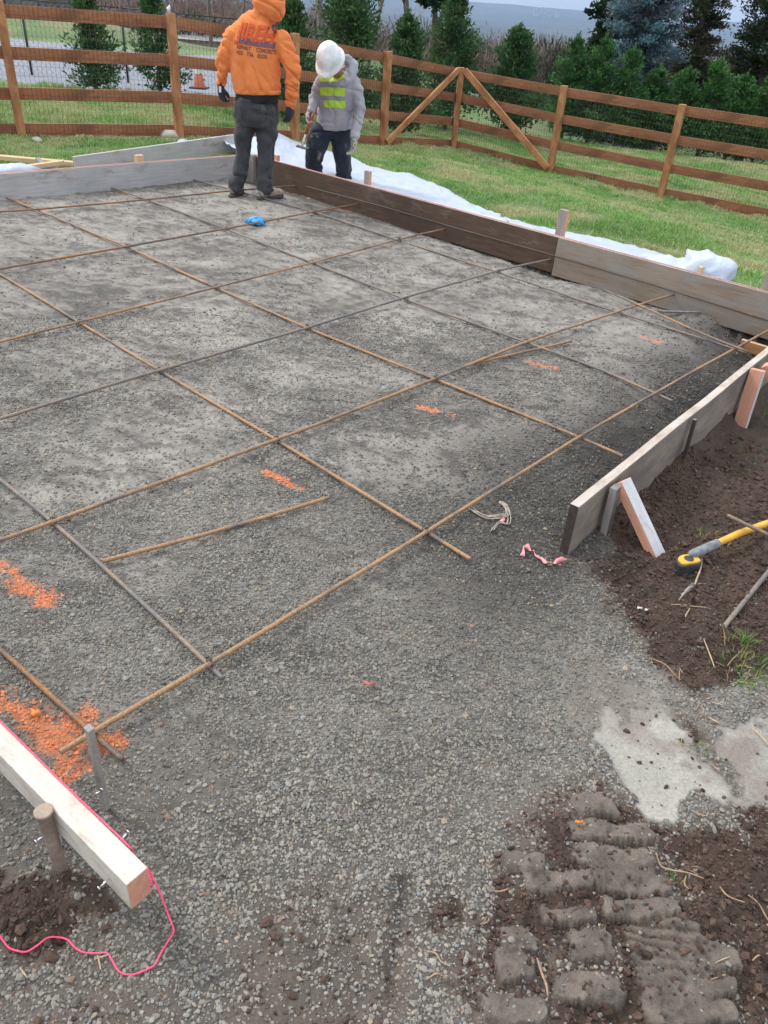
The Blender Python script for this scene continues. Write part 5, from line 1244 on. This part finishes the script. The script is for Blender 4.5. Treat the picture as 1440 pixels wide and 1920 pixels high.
limb(mb, [K(604, 246, .01), K(596, 265, -.05), K(590, 288, -.10), K(590, 310, -.08), FL+Vector((0, 0, .05))], [.112, .116, .094, .086, .082]); limb(mb, [K(640, 248, .03), K(640, 270, .0), K(642, 295, -.05), K(645, 320, -.05), FR+Vector((0, 0, .05))], [.108, .104, .094, .086, .084])
blob('trousers', mb, T['trs2'], .008, 4, d2_, w2)
boot('boot', FL+Vector((0, .05, -.1)), (-.2, -1), w2); boot('boot', FR+Vector((0, .05, -.1)), (.05, -1), w2)
mb = MB(); hand(mb, hl2, (-.1, -.5, -.8), (.9, -.3, .2), (-.1, -.6, .6), 62, .005); blob('glove', mb, T['glv2'], .0055, 1, None, w2)
mb = MB(); hand(mb, hr2, (-.12, -.05, -1), (-.5, -.2, 0), (-.2, -.9, 0), 34, .006); blob('glove', mb, T['glv2'], .0055, 1, None, w2)
# hard hat
he = MB(); n_u = 36; rings = [(1.15, 1.42, -.012), (1.24, 1.56, -.026), (1.25, 1.575, -.022), (1.16, 1.44, -.004), (1.02, 1.22, .012), (1.0, 1.19, .05), (.92, 1.08, .09), (.76, .89, .122), (.53, .63, .144), (.26, .31, .156)]
ra = .112; vs = []
for a_, b_, h_ in rings:
    for i in range(n_u):
        t_ = 2*math.pi*i/n_u; f_ = 1+.06*max(0, math.cos(t_))**3*(h_ < 0.005)
        rid = .005*max(0, 1-abs(math.sin(t_))*4)*(h_ > .04)
        vs.append(hc+fr2*math.cos(t_)*ra*b_*f_+rt2*math.sin(t_)*ra*a_+up2*(h_*1.0-.0+rid))
L = len(rings); vs.append(hc+up2*.160); fs = []
for j in range(L-1):
    for i in range(n_u): fs.append((j*n_u+i, j*n_u+(i+1) % n_u, (j+1)*n_u+(i+1) % n_u, (j+1)*n_u+i))
for i in range(n_u): fs.append(((L-1)*n_u+i, (L-1)*n_u+(i+1) % n_u, L*n_u))
he.add(vs, fs, 0, True); o = he.build('hard_hat', [T['helmet']]); s_ = o.modifiers.new('s', 'SOLIDIFY'); s_.thickness = .003; s_.offset = -1
m_ = o.modifiers.new('u', 'SUBSURF'); m_.levels = 1; m_.render_levels = 1; child_keep(o, w2)
# hammer in the hand (held, so it is a thing of its own)
T['red'] = simple('worn_red_handle', [(.3, (.30, .05, .035)), (.7, (.42, .09, .06))], 40, .6)
T['handle_l'] = simple('pale_tool_shaft', [(.3, (.50, .46, .40)), (.7, (.66, .62, .56))], 40, .6)
h0 = K(586, 218, -.24); h1 = K(573, 252, -.32); h2 = K(566, 276, -.36)
hm = empty('hammer', h2, 'hammer with a red grip and dark head in the hand of the bending worker', 'hammer')
mb = MB(); mb.tube([h0+(h0-h1)*.15, h0, h1], [.013, .016, .014], 10); child(mb.build('grip', [T['red']]), hm)
mb = MB(); mb.tube([h1, h2], [.010, .010], 10); child(mb.build('shaft', [T['handle_l']]), hm)
mb = MB(); d_ = (h2-h1).normalized(); s_ = Vector((.9, -.2, -.2)); s_ = (s_-d_*s_.dot(d_)).normalized(); mb.tube([h2-s_*.055, h2-s_*.03, h2+s_*.01, h2+s_*.05, h2+s_*.075-d_*.02], [.017, .014, .014, .011, .004], 10); child(mb.build('head', [T['steel']]), hm)

# ------------------------------------------------------------------ fence
EZ = Vector((0, 0, 1)); T['wire'] = simple('dull_wire', [(.3, (.05, .045, .04)), (.7, (.12, .10, .09))], 30, .6)
FN = empty('fence', (POSTS[4][0], POSTS[4][1], POSTS[4][2]), 'stained cedar rail fence with wire mesh and a braced section behind the lawn', 'fence')
def fch(o): return child_keep(o, FN)
pp = [Vector((p[0], p[1], p[2])) for p in POSTS]
RF = [.93, .63, .325, .045]
for i, p in enumerate(pp):
    a_ = pp[max(0, i-1)]; b_ = pp[min(len(pp)-1, i+1)]; d = Vector((b_.x-a_.x, b_.y-a_.y, 0)).normalized(); h = POSTS[i][3]
    o = stick('post', p+EZ*(h), p-EZ*.25, d, .10, .10, [T['post'], T['post'], T['post']], bev=.005)
    child_keep(o, FN)
for i in range(len(pp)-1):
    a_, b_ = pp[i], pp[i+1]; d = Vector((b_.x-a_.x, b_.y-a_.y, 0)); L = d.length; d.normalize(); nb_ = Vector((-d.y, d.x, 0))
    if nb_.y < 0: nb_ = -nb_
    for k, f in enumerate(RF):
        jt = random.uniform(-.006, .006)
        za_ = a_.z+POSTS[i][3]*f+jt; zb2 = b_.z+POSTS[i+1][3]*f+jt*.5
        A_ = Vector((a_.x, a_.y, za_))+nb_*.071-d*.048; B_ = Vector((b_.x, b_.y, zb2))+nb_*.071+d*.048
        o = stick('rail', A_, B_, EZ, .138, .038, [T['fence'], T['fence'], T['fence']], bev=.003); child_keep(o, FN)
    mb = MB(); off = nb_*.0505-d*.0
    nv = int(L/.051); r = .0019
    for j in range(1, nv):
        t = j/nv; q = a_.lerp(b_, t)+off; h = POSTS[i][3]*(1-t)+POSTS[i+1][3]*t
        mb.tube([q+EZ*.02, q+EZ*(h*.985)], r, 3, cap=False)
    for j in range(14):
        f = .02+.96*j/13; mb.tube([a_+off+EZ*POSTS[i][3]*f, b_+off+EZ*POSTS[i+1][3]*f], .0015, 3, cap=False)
    o = mb.build('wire_mesh', [T['wire']]); child_keep(o, FN)
fr_ = lambda i: (pp[i+1]-pp[i]).normalized()
A_ = pp[4]+Vector((.07, -.07, .06)); Bt = pp[5]+Vector((0, -.075, POSTS[5][3]-.04)); B2 = pp[6]+Vector((-.07, -.10, .10))
o = stick('brace', A_, Bt-Vector((.06, 0, .0)), EZ, .10, .045, [T['post']]*3, bev=.004); child_keep(o, FN)
o = stick('brace', B2, Bt+Vector((.06, 0, .0)), EZ, .11, .045, [T['post']]*3, bev=.004); child_keep(o, FN)
# paper cup on the second post in view
mb = MB(); c_ = pp[2]+EZ*(1.42); mb.tube([c_+Vector((-.02, 0, .001)), c_+Vector((-.02, 0, .05)), c_+Vector((-.005, 0, .075)), c_+Vector((0, 0, .09))], [.032, .026, .012, .003], 12); tag(mb.build('paper_cup', [T['paper']]), 'small crumpled white cup on top of the fence post at the upper left', 'cup')

# ------------------------------------------------------------------ trees
def leaves(P, D, size, col, out, aspect=.45, droop=.0):
    """P points, D directions: pointed leaf sprays, two triangles each"""
    n = len(P); D = D/np.maximum(np.linalg.norm(D, axis=1), 1e-6)[:, None]
    R = RNG.normal(0, 1, (n, 3)); S = np.cross(D, R); S /= np.maximum(np.linalg.norm(S, axis=1), 1e-6)[:, None]
    s = size[:, None]; V = np.stack([P, P+D*s*.5+S*s*aspect*.5, P+D*s, P+D*s*.5-S*s*aspect*.5], 1)
    V[:, 2, 2] -= droop*size
    out.append((V.reshape(-1, 3), np.repeat(col, 4, 0)))
def finish_leaves(name, out, mat, par=None):
    V = np.concatenate([o[0] for o in out]); c = np.concatenate([o[1] for o in out]); f = np.arange(len(V)).reshape(-1, 4)
    o = link(name, fast_mesh(name, V, f, mat, 4, False, c))
    if par: child_keep(o, par)
    return o
def conifer(x, y, h, r, label, col=(.035, .075, .02), n=5200, upl=.9, leaf=.06, name='young_cedar', zb=None, taper=.8, nb=110, dens_low=0.02, var=.35, cat='tree', group=None, trunk_r=.045, tipc=1.5, droop=0., sparse=0, bend=.15, drooptip=0., tight=1.0, lv=.3):
    z0 = gz(x, y) if zb is None else zb; root = empty(name, (x, y, z0), label, cat, group)
    out = []; per = max(8, n//nb)
    for b in range(nb):
        t = dens_low+(1-dens_low)*(b+RNG.uniform(0, 1))/nb; a = RNG.uniform(0, 2*np.pi); L = r*(1-t)**taper*RNG.uniform(.5, 1.2)+.06*r
        if RNG.uniform() < sparse: continue
        u = np.array([np.cos(a), np.sin(a), upl*(.5+t*.8)-droop*(1-t)]); u /= np.linalg.norm(u)
        o = np.array([x+RNG.normal(0, .02), y+RNG.normal(0, .02), z0+h*t*.97])
        k = int(per*(.35+L/r)); s = RNG.uniform(.12, 1, k)**.75
        P = o+u*(s*L)[:, None]; P[:, 2] -= drooptip*(s**2)*L
        spread = ((.05+.17*s*(1.15-s)*2)*L+.01)*tight
        P = P+RNG.normal(0, 1, (k, 3))*spread[:, None]*np.array([1, 1, .55])
        D = u+RNG.normal(0, .55, (k, 3)); D[:, 2] += bend
        bc = RNG.uniform(1-var, 1+var)
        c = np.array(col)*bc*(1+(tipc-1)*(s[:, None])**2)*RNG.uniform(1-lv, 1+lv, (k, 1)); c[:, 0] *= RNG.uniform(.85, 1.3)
        leaves(P, D, leaf*RNG.uniform(.6, 1.3, k), c, out)
    # leader
    k = 30; P = np.array([x, y, z0+h])+RNG.normal(0, 1, (k, 3))*np.array([.02, .02, .06*h/2]); leaves(P, np.tile([0, 0, 1.], (k, 1))+RNG.normal(0, .3, (k, 3)), np.full(k, leaf), np.array(col)*tipc*np.ones((k, 1)), out)
    finish_leaves('crown', out, T['leaf'], root)
    mb = MB(); mb.tube([(x, y, z0-.1), (x+.02, y, z0+h*.4), (x, y, z0+h*.97)], [trunk_r, trunk_r*.65, .006], 8); o = mb.build('trunk', [T['bark']]); child_keep(o, root)
    return root
def branchy(seed, h, spread=.55, levels=4, r0=.09, up=.5, nk=(3, 5), twig=.55):
    """returns tapered 3-sided branch tubes as arrays (verts, tris)"""
    rnd = random.Random(seed); V = []; Fq = []
    def seg(p, q, ra_, rb_):
        d = (q-p); t = d.normalized() if d.length > 0 else Vector((0, 0, 1)); a = t.cross(Vector((.3, .9, .1))).normalized(); b = t.cross(a); n = len(V)
        for P, r in ((p, ra_), (q, rb_)):
            for k in range(3): th = 2.094*k; V.append((P+a*math.cos(th)*r+b*math.sin(th)*r)[:])
        for k in range(3): Fq.append((n+k, n+(k+1) % 3, n+3+(k+1) % 3, n+3+k))
    def grow(p, d, L, r, lv):
        ns = 3 if lv < levels-1 else 2
        pts = [p]
        for i in range(ns):
            d = (d+Vector((rnd.gauss(0, .16), rnd.gauss(0, .16), rnd.gauss(.04, .12)))).normalized(); q = pts[-1]+d*L/ns; seg(pts[-1], q, r*(1-.6*i/ns), r*(1-.6*(i+1)/ns)); pts.append(q)
        if lv >= levels: return
        for k in range(rnd.randint(*nk)+(1 if lv == 0 else 0)*3):
            t = rnd.uniform(.25 if lv else .18, 1); i = min(ns-1, int(t*ns)); q = pts[i].lerp(pts[i+1], t*ns-i)
            s = Vector((rnd.gauss(0, 1), rnd.gauss(0, 1), rnd.gauss(.1, .5))).normalized(); nd = (d*up+s*spread*1.3+Vector((0, 0, .12))).normalized()
            grow(q, nd, L*rnd.uniform(.42, .68)*(1.15-t*.4), r*(1-.6*t)*twig, lv+1)
    grow(Vector((0, 0, 0)), Vector((rnd.gauss(0, .06), rnd.gauss(0, .06), 1)), h*.62, r0, 0)
    return np.array(V), np.array(Fq)
def bare_tree(x, y, h, label, seed, r0=.09, name='bare_tree', col=(.13, .10, .085), levels=4, spread=.55, up=.5, nk=(3, 5), group=None):
    z0 = gz(x, y); V, Fq = branchy(seed, h, spread, levels, r0, up, nk); V = V*1.0
    root = empty(name, (x, y, z0), label, 'tree', group)
    nt_ = 3*6; V2 = V+np.array([x, y, z0-.1])
    # first chain = trunk
    o = link('trunk', fast_mesh('trunk', V2[:nt_], Fq[:9], T['twig'], 4, True, np.tile(np.array(col)*.8, (nt_, 1)))); child_keep(o, root)
    c = np.array(col)*RNG.uniform(.7, 1.4, (len(V2)-nt_, 1)); f = Fq[9:]; f = f[(f >= nt_).all(1)]-nt_
    o = link('branches', fast_mesh('branches', V2[nt_:], f, T['twig'], 4, True, c)); child_keep(o, root); return root

def wpos(px, py, z): p = at(px, py, z); return p.x, p.y
G1 = (.040, .092, .030)
# young trees just beyond the fence
for px, py, zz_, h, r, lb in ((180, 168, .1, 1.75, .52, 'young green cedar beyond the fence, left of the black post'),
                              (300, 172, .05, 2.15, .50, 'taller young cedar right behind the second fence post')):
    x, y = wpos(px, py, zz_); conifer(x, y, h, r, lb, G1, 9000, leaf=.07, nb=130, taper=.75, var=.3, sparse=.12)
for px, py, zz_, h, r, lb in ((548, 235, -.3, 1.8, .5, 'young cedar half hidden behind the corner fence post between the two workers'),
                              (650, 236, -.45, 2.75, .72, 'bushy young cedar rising behind the hard hat of the bending worker'),
                              (752, 232, -.5, 2.25, .60, 'young cedar behind the fence just right of the third post'),
                              (835, 228, -.6, 2.75, .75, 'broad young cedar behind the apex of the fence brace'),
                              (948, 250, -.75, 2.2, .70, 'young cedar seen through the right half of the braced fence section')):
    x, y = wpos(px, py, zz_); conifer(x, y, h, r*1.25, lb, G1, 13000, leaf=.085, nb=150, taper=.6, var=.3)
hed = [(1052, 262, 1.75, .55), (1100, 268, 1.85, .6), (1152, 272, 1.75, .6), (1205, 275, 1.5, .6), (1255, 280, 1.55, .62), (1308, 285, 1.65, .62), (1360, 290, 1.35, .62), (1412, 294, 1.55, .62), (1470, 298, 1.5, .65)]
hl = ['first and leftmost bush of the arborvitae hedge, thin at its top', 'second hedge bush from the left, in front of the brown woods', 'third hedge bush from the left, below the dark conifer', 'fourth hedge bush from the left, at the foot of the blue spruce', 'fifth hedge bush, right behind the fence post nearest the right', 'sixth hedge bush, below the loose dark conifer', 'low seventh hedge bush in the gap between two dark conifers', 'eighth hedge bush at the foot of the big dark evergreen', 'last hedge bush cut by the right edge']
for (px, py, h, r), lb in zip(hed, hl):
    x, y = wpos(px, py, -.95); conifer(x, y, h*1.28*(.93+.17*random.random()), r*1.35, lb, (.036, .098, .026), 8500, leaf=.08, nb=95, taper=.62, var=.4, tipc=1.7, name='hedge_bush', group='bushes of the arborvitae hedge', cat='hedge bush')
# big conifers beyond
def far_pt(px, D): p = atY(px, 60, D); return p.x, D
x, y = far_pt(1208, 27); conifer(x, y, 7.8, 1.5, 'blue spruce with silvery blue boughs behind the hedge', (.085, .135, .155), 100000, upl=.25, leaf=.10, name='blue_spruce', nb=330, taper=.85, trunk_r=.14, tipc=1.7, var=.42, bend=.1, droop=.15, tight=.62, lv=.15)
x, y = far_pt(1146, 33); conifer(x, y, 8.8, .9, 'dark ragged conifer close behind the left side of the blue spruce', (.022, .042, .018), 20000, upl=.3, leaf=.20, name='dark_conifer', nb=190, taper=.55, trunk_r=.14, var=.4, sparse=.2)
x, y = far_pt(1312, 31); conifer(x, y, 8.6, 1.0, 'loose dark olive conifer right of the blue spruce', (.045, .052, .028), 42000, upl=.6, leaf=.10, name='dark_conifer', nb=240, taper=.42, trunk_r=.14, var=.4, drooptip=.3, tight=.8, lv=.2)
x, y = far_pt(1455, 27); conifer(x, y, 9.2, 1.4, 'big dark evergreen filling the upper right corner', (.020, .034, .014), 80000, upl=.45, leaf=.11, name='dark_conifer', nb=300, taper=.5, trunk_r=.16, var=.45, tight=.8, lv=.2)
x, y = far_pt(812, 38); z0 = gz(x, y); conifer(x, y, 8.4, 1.15, 'dark evergreen whose crown shows above the fence left of the brace apex', (.020, .038, .018), 14000, upl=.2, leaf=.22, name='dark_conifer', nb=120, taper=.5, trunk_r=.2, dens_low=.55, sparse=.15)
conifer(*far_pt(640, 46), 6.0, 2.0, 'distant round green tree behind the bending worker', (.03, .06, .025), 8000, upl=.3, leaf=.22, name='dark_conifer', nb=90, taper=.4, trunk_r=.15)
# bare trees
bt = [(610, 24, 7.5, 'spreading bare tree with crooked limbs above the bending worker', 3, .13), (690, 31, 7.0, 'bare tree with fine twigs left of the dark evergreen', 8, .10), (560, 30, 8.0, 'bare tree right of the orange hood', 5, .11), (770, 34, 6.5, 'ivy-thick bare tree below the dark evergreen', 12, .14),
      (395, 34, 6.5, 'bare tree above the second fence panel, left of the orange hood', 15, .09), (330, 38, 7.0, 'bare tree behind the fence post with the white cup', 16, .09), (250, 36, 6.0, 'bare tree at the top left beyond the gravel road', 17, .09), (450, 40, 8, 'slim bare tree behind the orange sweatshirt shoulder', 21, .09),
      (1370, 36, 6.5, 'reddish bare tree in the gap between the two right dark conifers', 22, .07), (940, 75, 9, 'tallest bare tree standing out of the brown woods against the far hills', 25, .12)]
for px, D, h, lb, sd_, r0 in bt:
    x, y = far_pt(px, D); bare_tree(x, y, h, lb, sd_, r0, levels=4, col=(.17, .145, .125) if px != 1370 else (.24, .16, .12))
# brown woods far down the slope: one mass
random.seed(5)
for i_, (px, D, h, lb) in enumerate([(905, 52, 6.5, 'bare tree in the woods above the rail right of the brace apex'), (1010, 48, 5.6, 'bare tree in the woods left of the braced fence post'), (1070, 60, 7.5, 'greyish bare tree behind the second hedge bush'), (860, 58, 6.5, 'bare tree in the woods just right of the brace apex'), (1385, 44, 5.5, 'second bare tree in the gap left of the big evergreen'), (490, 44, 8.0, 'bare tree partly hidden by the orange hood'), (725, 46, 7.0, 'bare tree above the third fence post')]):
    x, y = far_pt(px, D); bare_tree(x, y, h, lb, 60+i_, .11, levels=4, col=(.20, .16, .14), nk=(4, 6))
def woods():
    vs = []; fs = []; cs = []; n0 = 0
    vari = [branchy(100+i, 1.0, .5, 4, .020, .65, (4, 5), .74) for i in range(5)]
    pts = []
    for k in range(720):
        D = 40+130*RNG.uniform(0, 1)**1.1; a = RNG.uniform(-.56, .54); pts.append((D*math.tan(a), D))
    X = np.array([p[0] for p in pts]); Y = np.array([p[1] for p in pts]); Z = ground_h(X, Y)
    for i in range(len(pts)):
        V, Fq = vari[i % 5]; D = Y[i]; hmax = 1.75-.027*D-Z[i]; left = X[i] < -.12*D
        h = max(3.0, hmax*RNG.uniform(.72, 1.08))*(1.45 if left else 1); a = RNG.uniform(0, 6.28); ca, sa = math.cos(a), math.sin(a)
        W = V.copy(); W[:, :2] *= 1.15; W = np.stack([W[:, 0]*ca-W[:, 1]*sa, W[:, 0]*sa+W[:, 1]*ca, W[:, 2]], 1)*h
        # thicken twigs a little so that they read as a brown haze of branches
        vs.append(W+np.array([X[i], Y[i], Z[i]-.2])); fs.append(Fq+n0); n0 += len(V)
        c = np.array([.23, .165, .14])*RNG.uniform(.7, 1.3)*RNG.uniform(.8, 1.2, (len(V), 1)); cs.append(c)
    o = link('bare_woods', fast_mesh('bare_woods', np.concatenate(vs), np.concatenate(fs), T['twig'], 4, True, np.concatenate(cs))); tag(o, 'brown leafless woods filling the slope beyond the hedge', 'woods', kind='stuff')
    out = []
    n = 420000; D = 38+520*RNG.uniform(0, 1, n)**2.0; a = RNG.uniform(-.56, .54, n); x = D*np.tan(a); y = D
    cl = fbm(x, y, .35, 3, 222); k = cl > .33; x = x[k]; y = y[k]; D = D[k]; z = ground_h(x, y, False)+(1.75-np.interp(D, [38, 150, 560], [.034, .030, .017])*D-ground_h(x, y, False)).clip(1.5, 19)*(.45+.8*fbm(x, y, .35, 3, 223))*RNG.uniform(0, 1, len(x))**.8
    c = np.array([.19, .135, .115])*RNG.uniform(.6, 1.4, (len(x), 1)); gk = fbm(x, y, .12, 2, 224) > .62; c[gk] = np.array([.05, .07, .035])
    leaves(np.stack([x, y, z], 1), RNG.normal(0, .8, (len(x), 3))+np.array([0, 0, 1.6]), .4+.006*D, c, out, .09)
    o = finish_leaves('brush', out, T['twig']); tag(o, 'low brown brush under the leafless woods', 'brush', kind='stuff')
woods()
# far town and sheds
def house(px, D, w_, h_, col, label, name='house', zoff=0., roof=None):
    x, y = far_pt(px, D); z = float(base_h(np.array([x]), np.array([y]))[0])+zoff; root = empty(name, (x, y, z), label, 'building')
    mw_ = simple('wall_'+name, [(.3, col), (.7, tuple(c*1.15 for c in col))], 2, .8); mr_ = simple('roof_'+name, [(.3, roof or (.30, .32, .33)), (.7, tuple(c*1.2 for c in (roof or (.30, .32, .33))))], 2, .7)
    mb = MB(); mb.box((x, y, z+h_/2), (1, 0, 0), (0, 1, 0), EZ, w_/2, w_*.35, h_/2); child_keep(mb.build('wall', [mw_]), root)
    mb = MB(); a = w_*.54; b = w_*.40; t = h_*1.35
    mb.add([(x-a, y-b, z+h_+.01), (x+a, y-b, z+h_+.01), (x+a, y+b, z+h_+.01), (x-a, y+b, z+h_+.01), (x-a, y, z+t), (x+a, y, z+t)], [(0, 1, 5, 4), (2, 3, 4, 5), (0, 4, 3), (1, 2, 5), (0, 3, 2, 1)]); child_keep(mb.build('roof', [mr_]), root)
    for q in (-.25, .25):
        mb = MB(); mb.box((x+q*w_, y-w_*.35-.02, z+h_*.55), (1, 0, 0), (0, 1, 0), EZ, w_*.07, .02, h_*.17); child_keep(mb.build('window', [T['black']]), root)
house(780, 58, 3.6, 1.9, (.42, .47, .45), 'small pale green-roofed shed between the cedars', 'shed', roof=(.50, .62, .58), zoff=.4)
house(415, 40, 7.0, 1.3, (.42, .38, .30), 'long low beige building beyond the gravel road', 'barn', roof=(.35, .33, .30), zoff=.3)
T['tower'] = simple('far_tower', [(.3, (.26, .28, .30)), (.7, (.38, .40, .42))], .05, .7)
for i, (px, w_, h_, lb) in enumerate([(1000, 45, 38, 'leftmost far tower block of the hazy town on the horizon'), (1012, 32, 46, 'taller far tower block beside the leftmost one'), (1024, 48, 32, 'broad far tower block in the middle of the hazy town'), (1040, 36, 40, 'far tower block right of the broad one')]):
    D = 6100; x, y = far_pt(px, D); z = float(base_h(np.array([x]), np.array([y]))[0]); mb = MB(); mb.box((x, y, z+h_/2), (1, 0, 0), (0, 1, 0), EZ, w_/2*.7, w_/2*.7, h_/2)
    mb.box((x, y, z+h_+4), (1, 0, 0), (0, 1, 0), EZ, w_*.15, w_*.15, 4); tag(mb.build('tower_block', [T['tower']]), lb, 'building')

# ------------------------------------------------------------------ things beyond the fence at the left
MT['wallst'] = simple('dark_block_wall', [(.3, (.07, .068, .06)), (.7, (.17, .165, .15))], 1.2, .9, 3, .9, .08, kind='Object')
wa = at(-60, 52, .35); wb = at(165, 66, .2); d = (wb-wa).normalized(); n_ = Vector((-d.y, d.x, 0)); L = (wb-wa).length
RW_ = empty('retaining_wall', wa, 'dark mossy stone block retaining wall beyond the gravel road at the upper left', 'wall')
mb = MB(); hh = .42
for row in range(3):
    x_ = -.6+.3*(row % 2)
    while x_ < L:
        w_ = random.uniform(.5, .9); c_ = wa+d*(x_+w_/2)+n_*(.25+.12*row)+EZ*(row*hh+hh/2-.25); tl = Vector((0, 0, random.uniform(-.02, .02)))
        mb.box(c_+tl, d, n_, EZ, w_/2-.02, .25+random.uniform(-.03, .03), hh/2-.018); x_ += w_
o = mb.build('block_courses', [MT['wallst']], bevel=.03); child_keep(o, RW_)
mb = MB(); mb.box(wa+d*L/2+n_*.85+EZ*.95, d, n_, EZ, L/2+.6, .35, .10); o = mb.build('earth_cap', [MT['bark']]); child_keep(o, RW_)
# chain-link fence with black posts along the road
CL = empty('chain_link_fence', at(240, 150, .05), 'low black chain-link fence along the near edge of the gravel road', 'fence')
ca = [at(-120, 128, .1), at(60, 140, .08), at(240, 150, .05), at(470, 170, .0), at(600, 182, -.25)]
for p in ca: mb = MB(); mb.tube([p-EZ*.1, p+EZ*1.25], .024, 8); child_keep(mb.build('post', [T['black']]), CL)
for p, q in zip(ca, ca[1:]):
    mb = MB(); Lc = (q-p).length; dd = (q-p)/Lc; nn = int(Lc/.11); Hh = 1.2
    for s_ in (-1, 1):
        for j in range(-int(Hh/.11), nn+int(Hh/.11)):
            x0 = j*.11; x1 = x0+s_*Hh
            lo = max(0, min(x0, x1)); hi = min(Lc, max(x0, x1))
            if hi <= lo: continue
            z_ = lambda xx: (xx-x0)/(x1-x0)*Hh
            mb.tube([p+dd*lo+EZ*z_(lo), p+dd*hi+EZ*z_(hi)], .0022, 3, cap=False)
    child_keep(mb.build('mesh', [T['steel']]), CL)
    mb = MB(); mb.tube([p+EZ*1.22, q+EZ*1.22], .012, 6); child_keep(mb.build('top_rail', [T['black']]), CL)
# traffic cone
cn_ = at(374, 166, .0); MT['cone'] = simple('faded_orange_cone', [(.3, (.60, .16, .08)), (.7, (.70, .24, .13))], 10, .6); MT['conew'] = simple('cone_collar', [(.3, (.60, .55, .48)), (.7, (.72, .68, .62))], 10, .5)
co = empty('traffic_cone', cn_, 'faded orange traffic cone with pale collar beyond the fence', 'traffic cone')
mb = MB(); mb.tube([cn_+EZ*.03, cn_+EZ*.26], [.115, .075], 20, cap=False); child_keep(mb.build('cone_body', [MT['cone']]), co)
mb = MB(); mb.tube([cn_+EZ*.42, cn_+EZ*.48, cn_+EZ*.50], [.045, .034, .028], 20); child_keep(mb.build('cone_tip', [MT['cone']]), co)
mb = MB(); mb.tube([cn_+EZ*.26, cn_+EZ*.42], [.076, .046], 20, cap=False); child_keep(mb.build('collar', [MT['conew']]), co)
mb = MB(); mb.box(cn_+EZ*.015, (1, 0, 0), (0, 1, 0), EZ, .17, .17, .015); child_keep(mb.build('base', [T['black']], bevel=.005), co)
# small stakes beside the young trees
for px, py, zz_, lb in ((1003, 212, -.75, 'white marker stake left of the braced fence post'), (938, 185, -.6, 'white marker stake among the cedars'), (778, 205, -.5, 'pink-topped marker stake behind the left fence brace')):
    q = at(px, py, zz_); mb = MB(); mb.box(q+EZ*.02, (1, 0, 0), (0, 1, 0), EZ, .018, .012, .26); mb.add([q+Vector((-.018, -.012, .28)), q+Vector((.018, -.012, .28)), q+Vector((.018, .012, .28)), q+Vector((-.018, .012, .28)), q+Vector((0, 0, .31))], [(0, 1, 4), (1, 2, 4), (2, 3, 4), (3, 0, 4)]); tag(mb.build('marker_stake', [T['paper']]), lb, 'stake')
# haze
hz = MB(); hz.box((0, 0, 0), (1, 0, 0), (0, 1, 0), EZ, 9900, 9900, 1); o = hz.build('haze', []); 
for v in o.data.vertices: v.co.z = 150 if v.co.z > 0 else -120
m = bpy.data.materials.new('haze'); m.use_nodes = True; nt = m.node_tree; nt.nodes.clear(); oo = nt.nodes.new('ShaderNodeOutputMaterial'); pv = nt.nodes.new('ShaderNodeVolumePrincipled')
pv.inputs['Color'].default_value = (.50, .69, 1.0, 1); pv.inputs['Density'].default_value = .0001; nt.links.new(pv.outputs[0], oo.inputs['Volume']); o.data.materials.append(m); tag(o, kind='stuff')
o['label'] = 'pale blue haze over the far valley'; o['category'] = 'haze'

# ------------------------------------------------------------------ light: overcast day with a weak high sun
w = bpy.data.worlds.new('World'); bpy.context.scene.world = w; w.use_nodes = True; nt = w.node_tree; nt.nodes.clear()
SE, SR = rad(44), rad(-62)
out = nt.nodes.new('ShaderNodeOutputWorld'); sky = nt.nodes.new('ShaderNodeTexSky'); sky.sky_type = 'NISHITA'; sky.sun_disc = False
sky.sun_elevation = SE; sky.sun_rotation = SR; sky.air_density = 1.2; sky.dust_density = 2.5
b1 = nt.nodes.new('ShaderNodeBackground'); nt.links.new(sky.outputs[0], b1.inputs[0]); b1.inputs[1].default_value = .07
# cloud layer
tc = nt.nodes.new('ShaderNodeTexCoord').outputs['Generated']
mp = nt.nodes.new('ShaderNodeMapping'); mp.inputs['Scale'].default_value = (1, 1, 5); nt.links.new(tc, mp.inputs[0])
cn = noise_n(nt, mp.outputs[0], 2.4, 6, .55, .3)
cl = ramp(nt, cn, [(.3, (.66, .75, .90)), (.6, (.92, .95, 1.0))])
sx = nt.nodes.new('ShaderNodeSeparateXYZ'); nt.links.new(tc, sx.inputs[0])
grad = mth(nt, 'ADD', mth(nt, 'MULTIPLY', mth(nt, 'MAXIMUM', sx.outputs[2], 0.0), 1.05), .72)   # an overcast sky is brighter overhead
b2 = nt.nodes.new('ShaderNodeBackground'); nt.links.new(cl, b2.inputs[0]); nt.links.new(mth(nt, 'MULTIPLY', grad, 1.0), b2.inputs[1])
ms = nt.nodes.new('ShaderNodeMixShader'); ms.inputs[0].default_value = .72
nt.links.new(b1.outputs[0], ms.inputs[1]); nt.links.new(b2.outputs[0], ms.inputs[2]); nt.links.new(ms.outputs[0], out.inputs[0])
sd = bpy.data.lights.new('sun', 'SUN'); sd.energy = 1.5; sd.angle = rad(10); sd.color = (1, .96, .9)
so = bpy.data.objects.new('sun', sd); C.objects.link(so)
sv = Vector((math.sin(SR)*math.cos(SE), math.cos(SR)*math.cos(SE), math.sin(SE)))
so.rotation_euler = sv.to_track_quat('Z', 'Y').to_euler(); so.location = (0, 0, 30)
sc = bpy.context.scene
sc.view_settings.view_transform = 'Standard'; sc.view_settings.look = 'None'; sc.view_settings.exposure = 0.66; sc.view_settings.gamma = 1
sc.render.engine = 'CYCLES'; sc.cycles.max_bounces = 6; sc.cycles.transparent_max_bounces = 12; sc.cycles.use_denoising = True
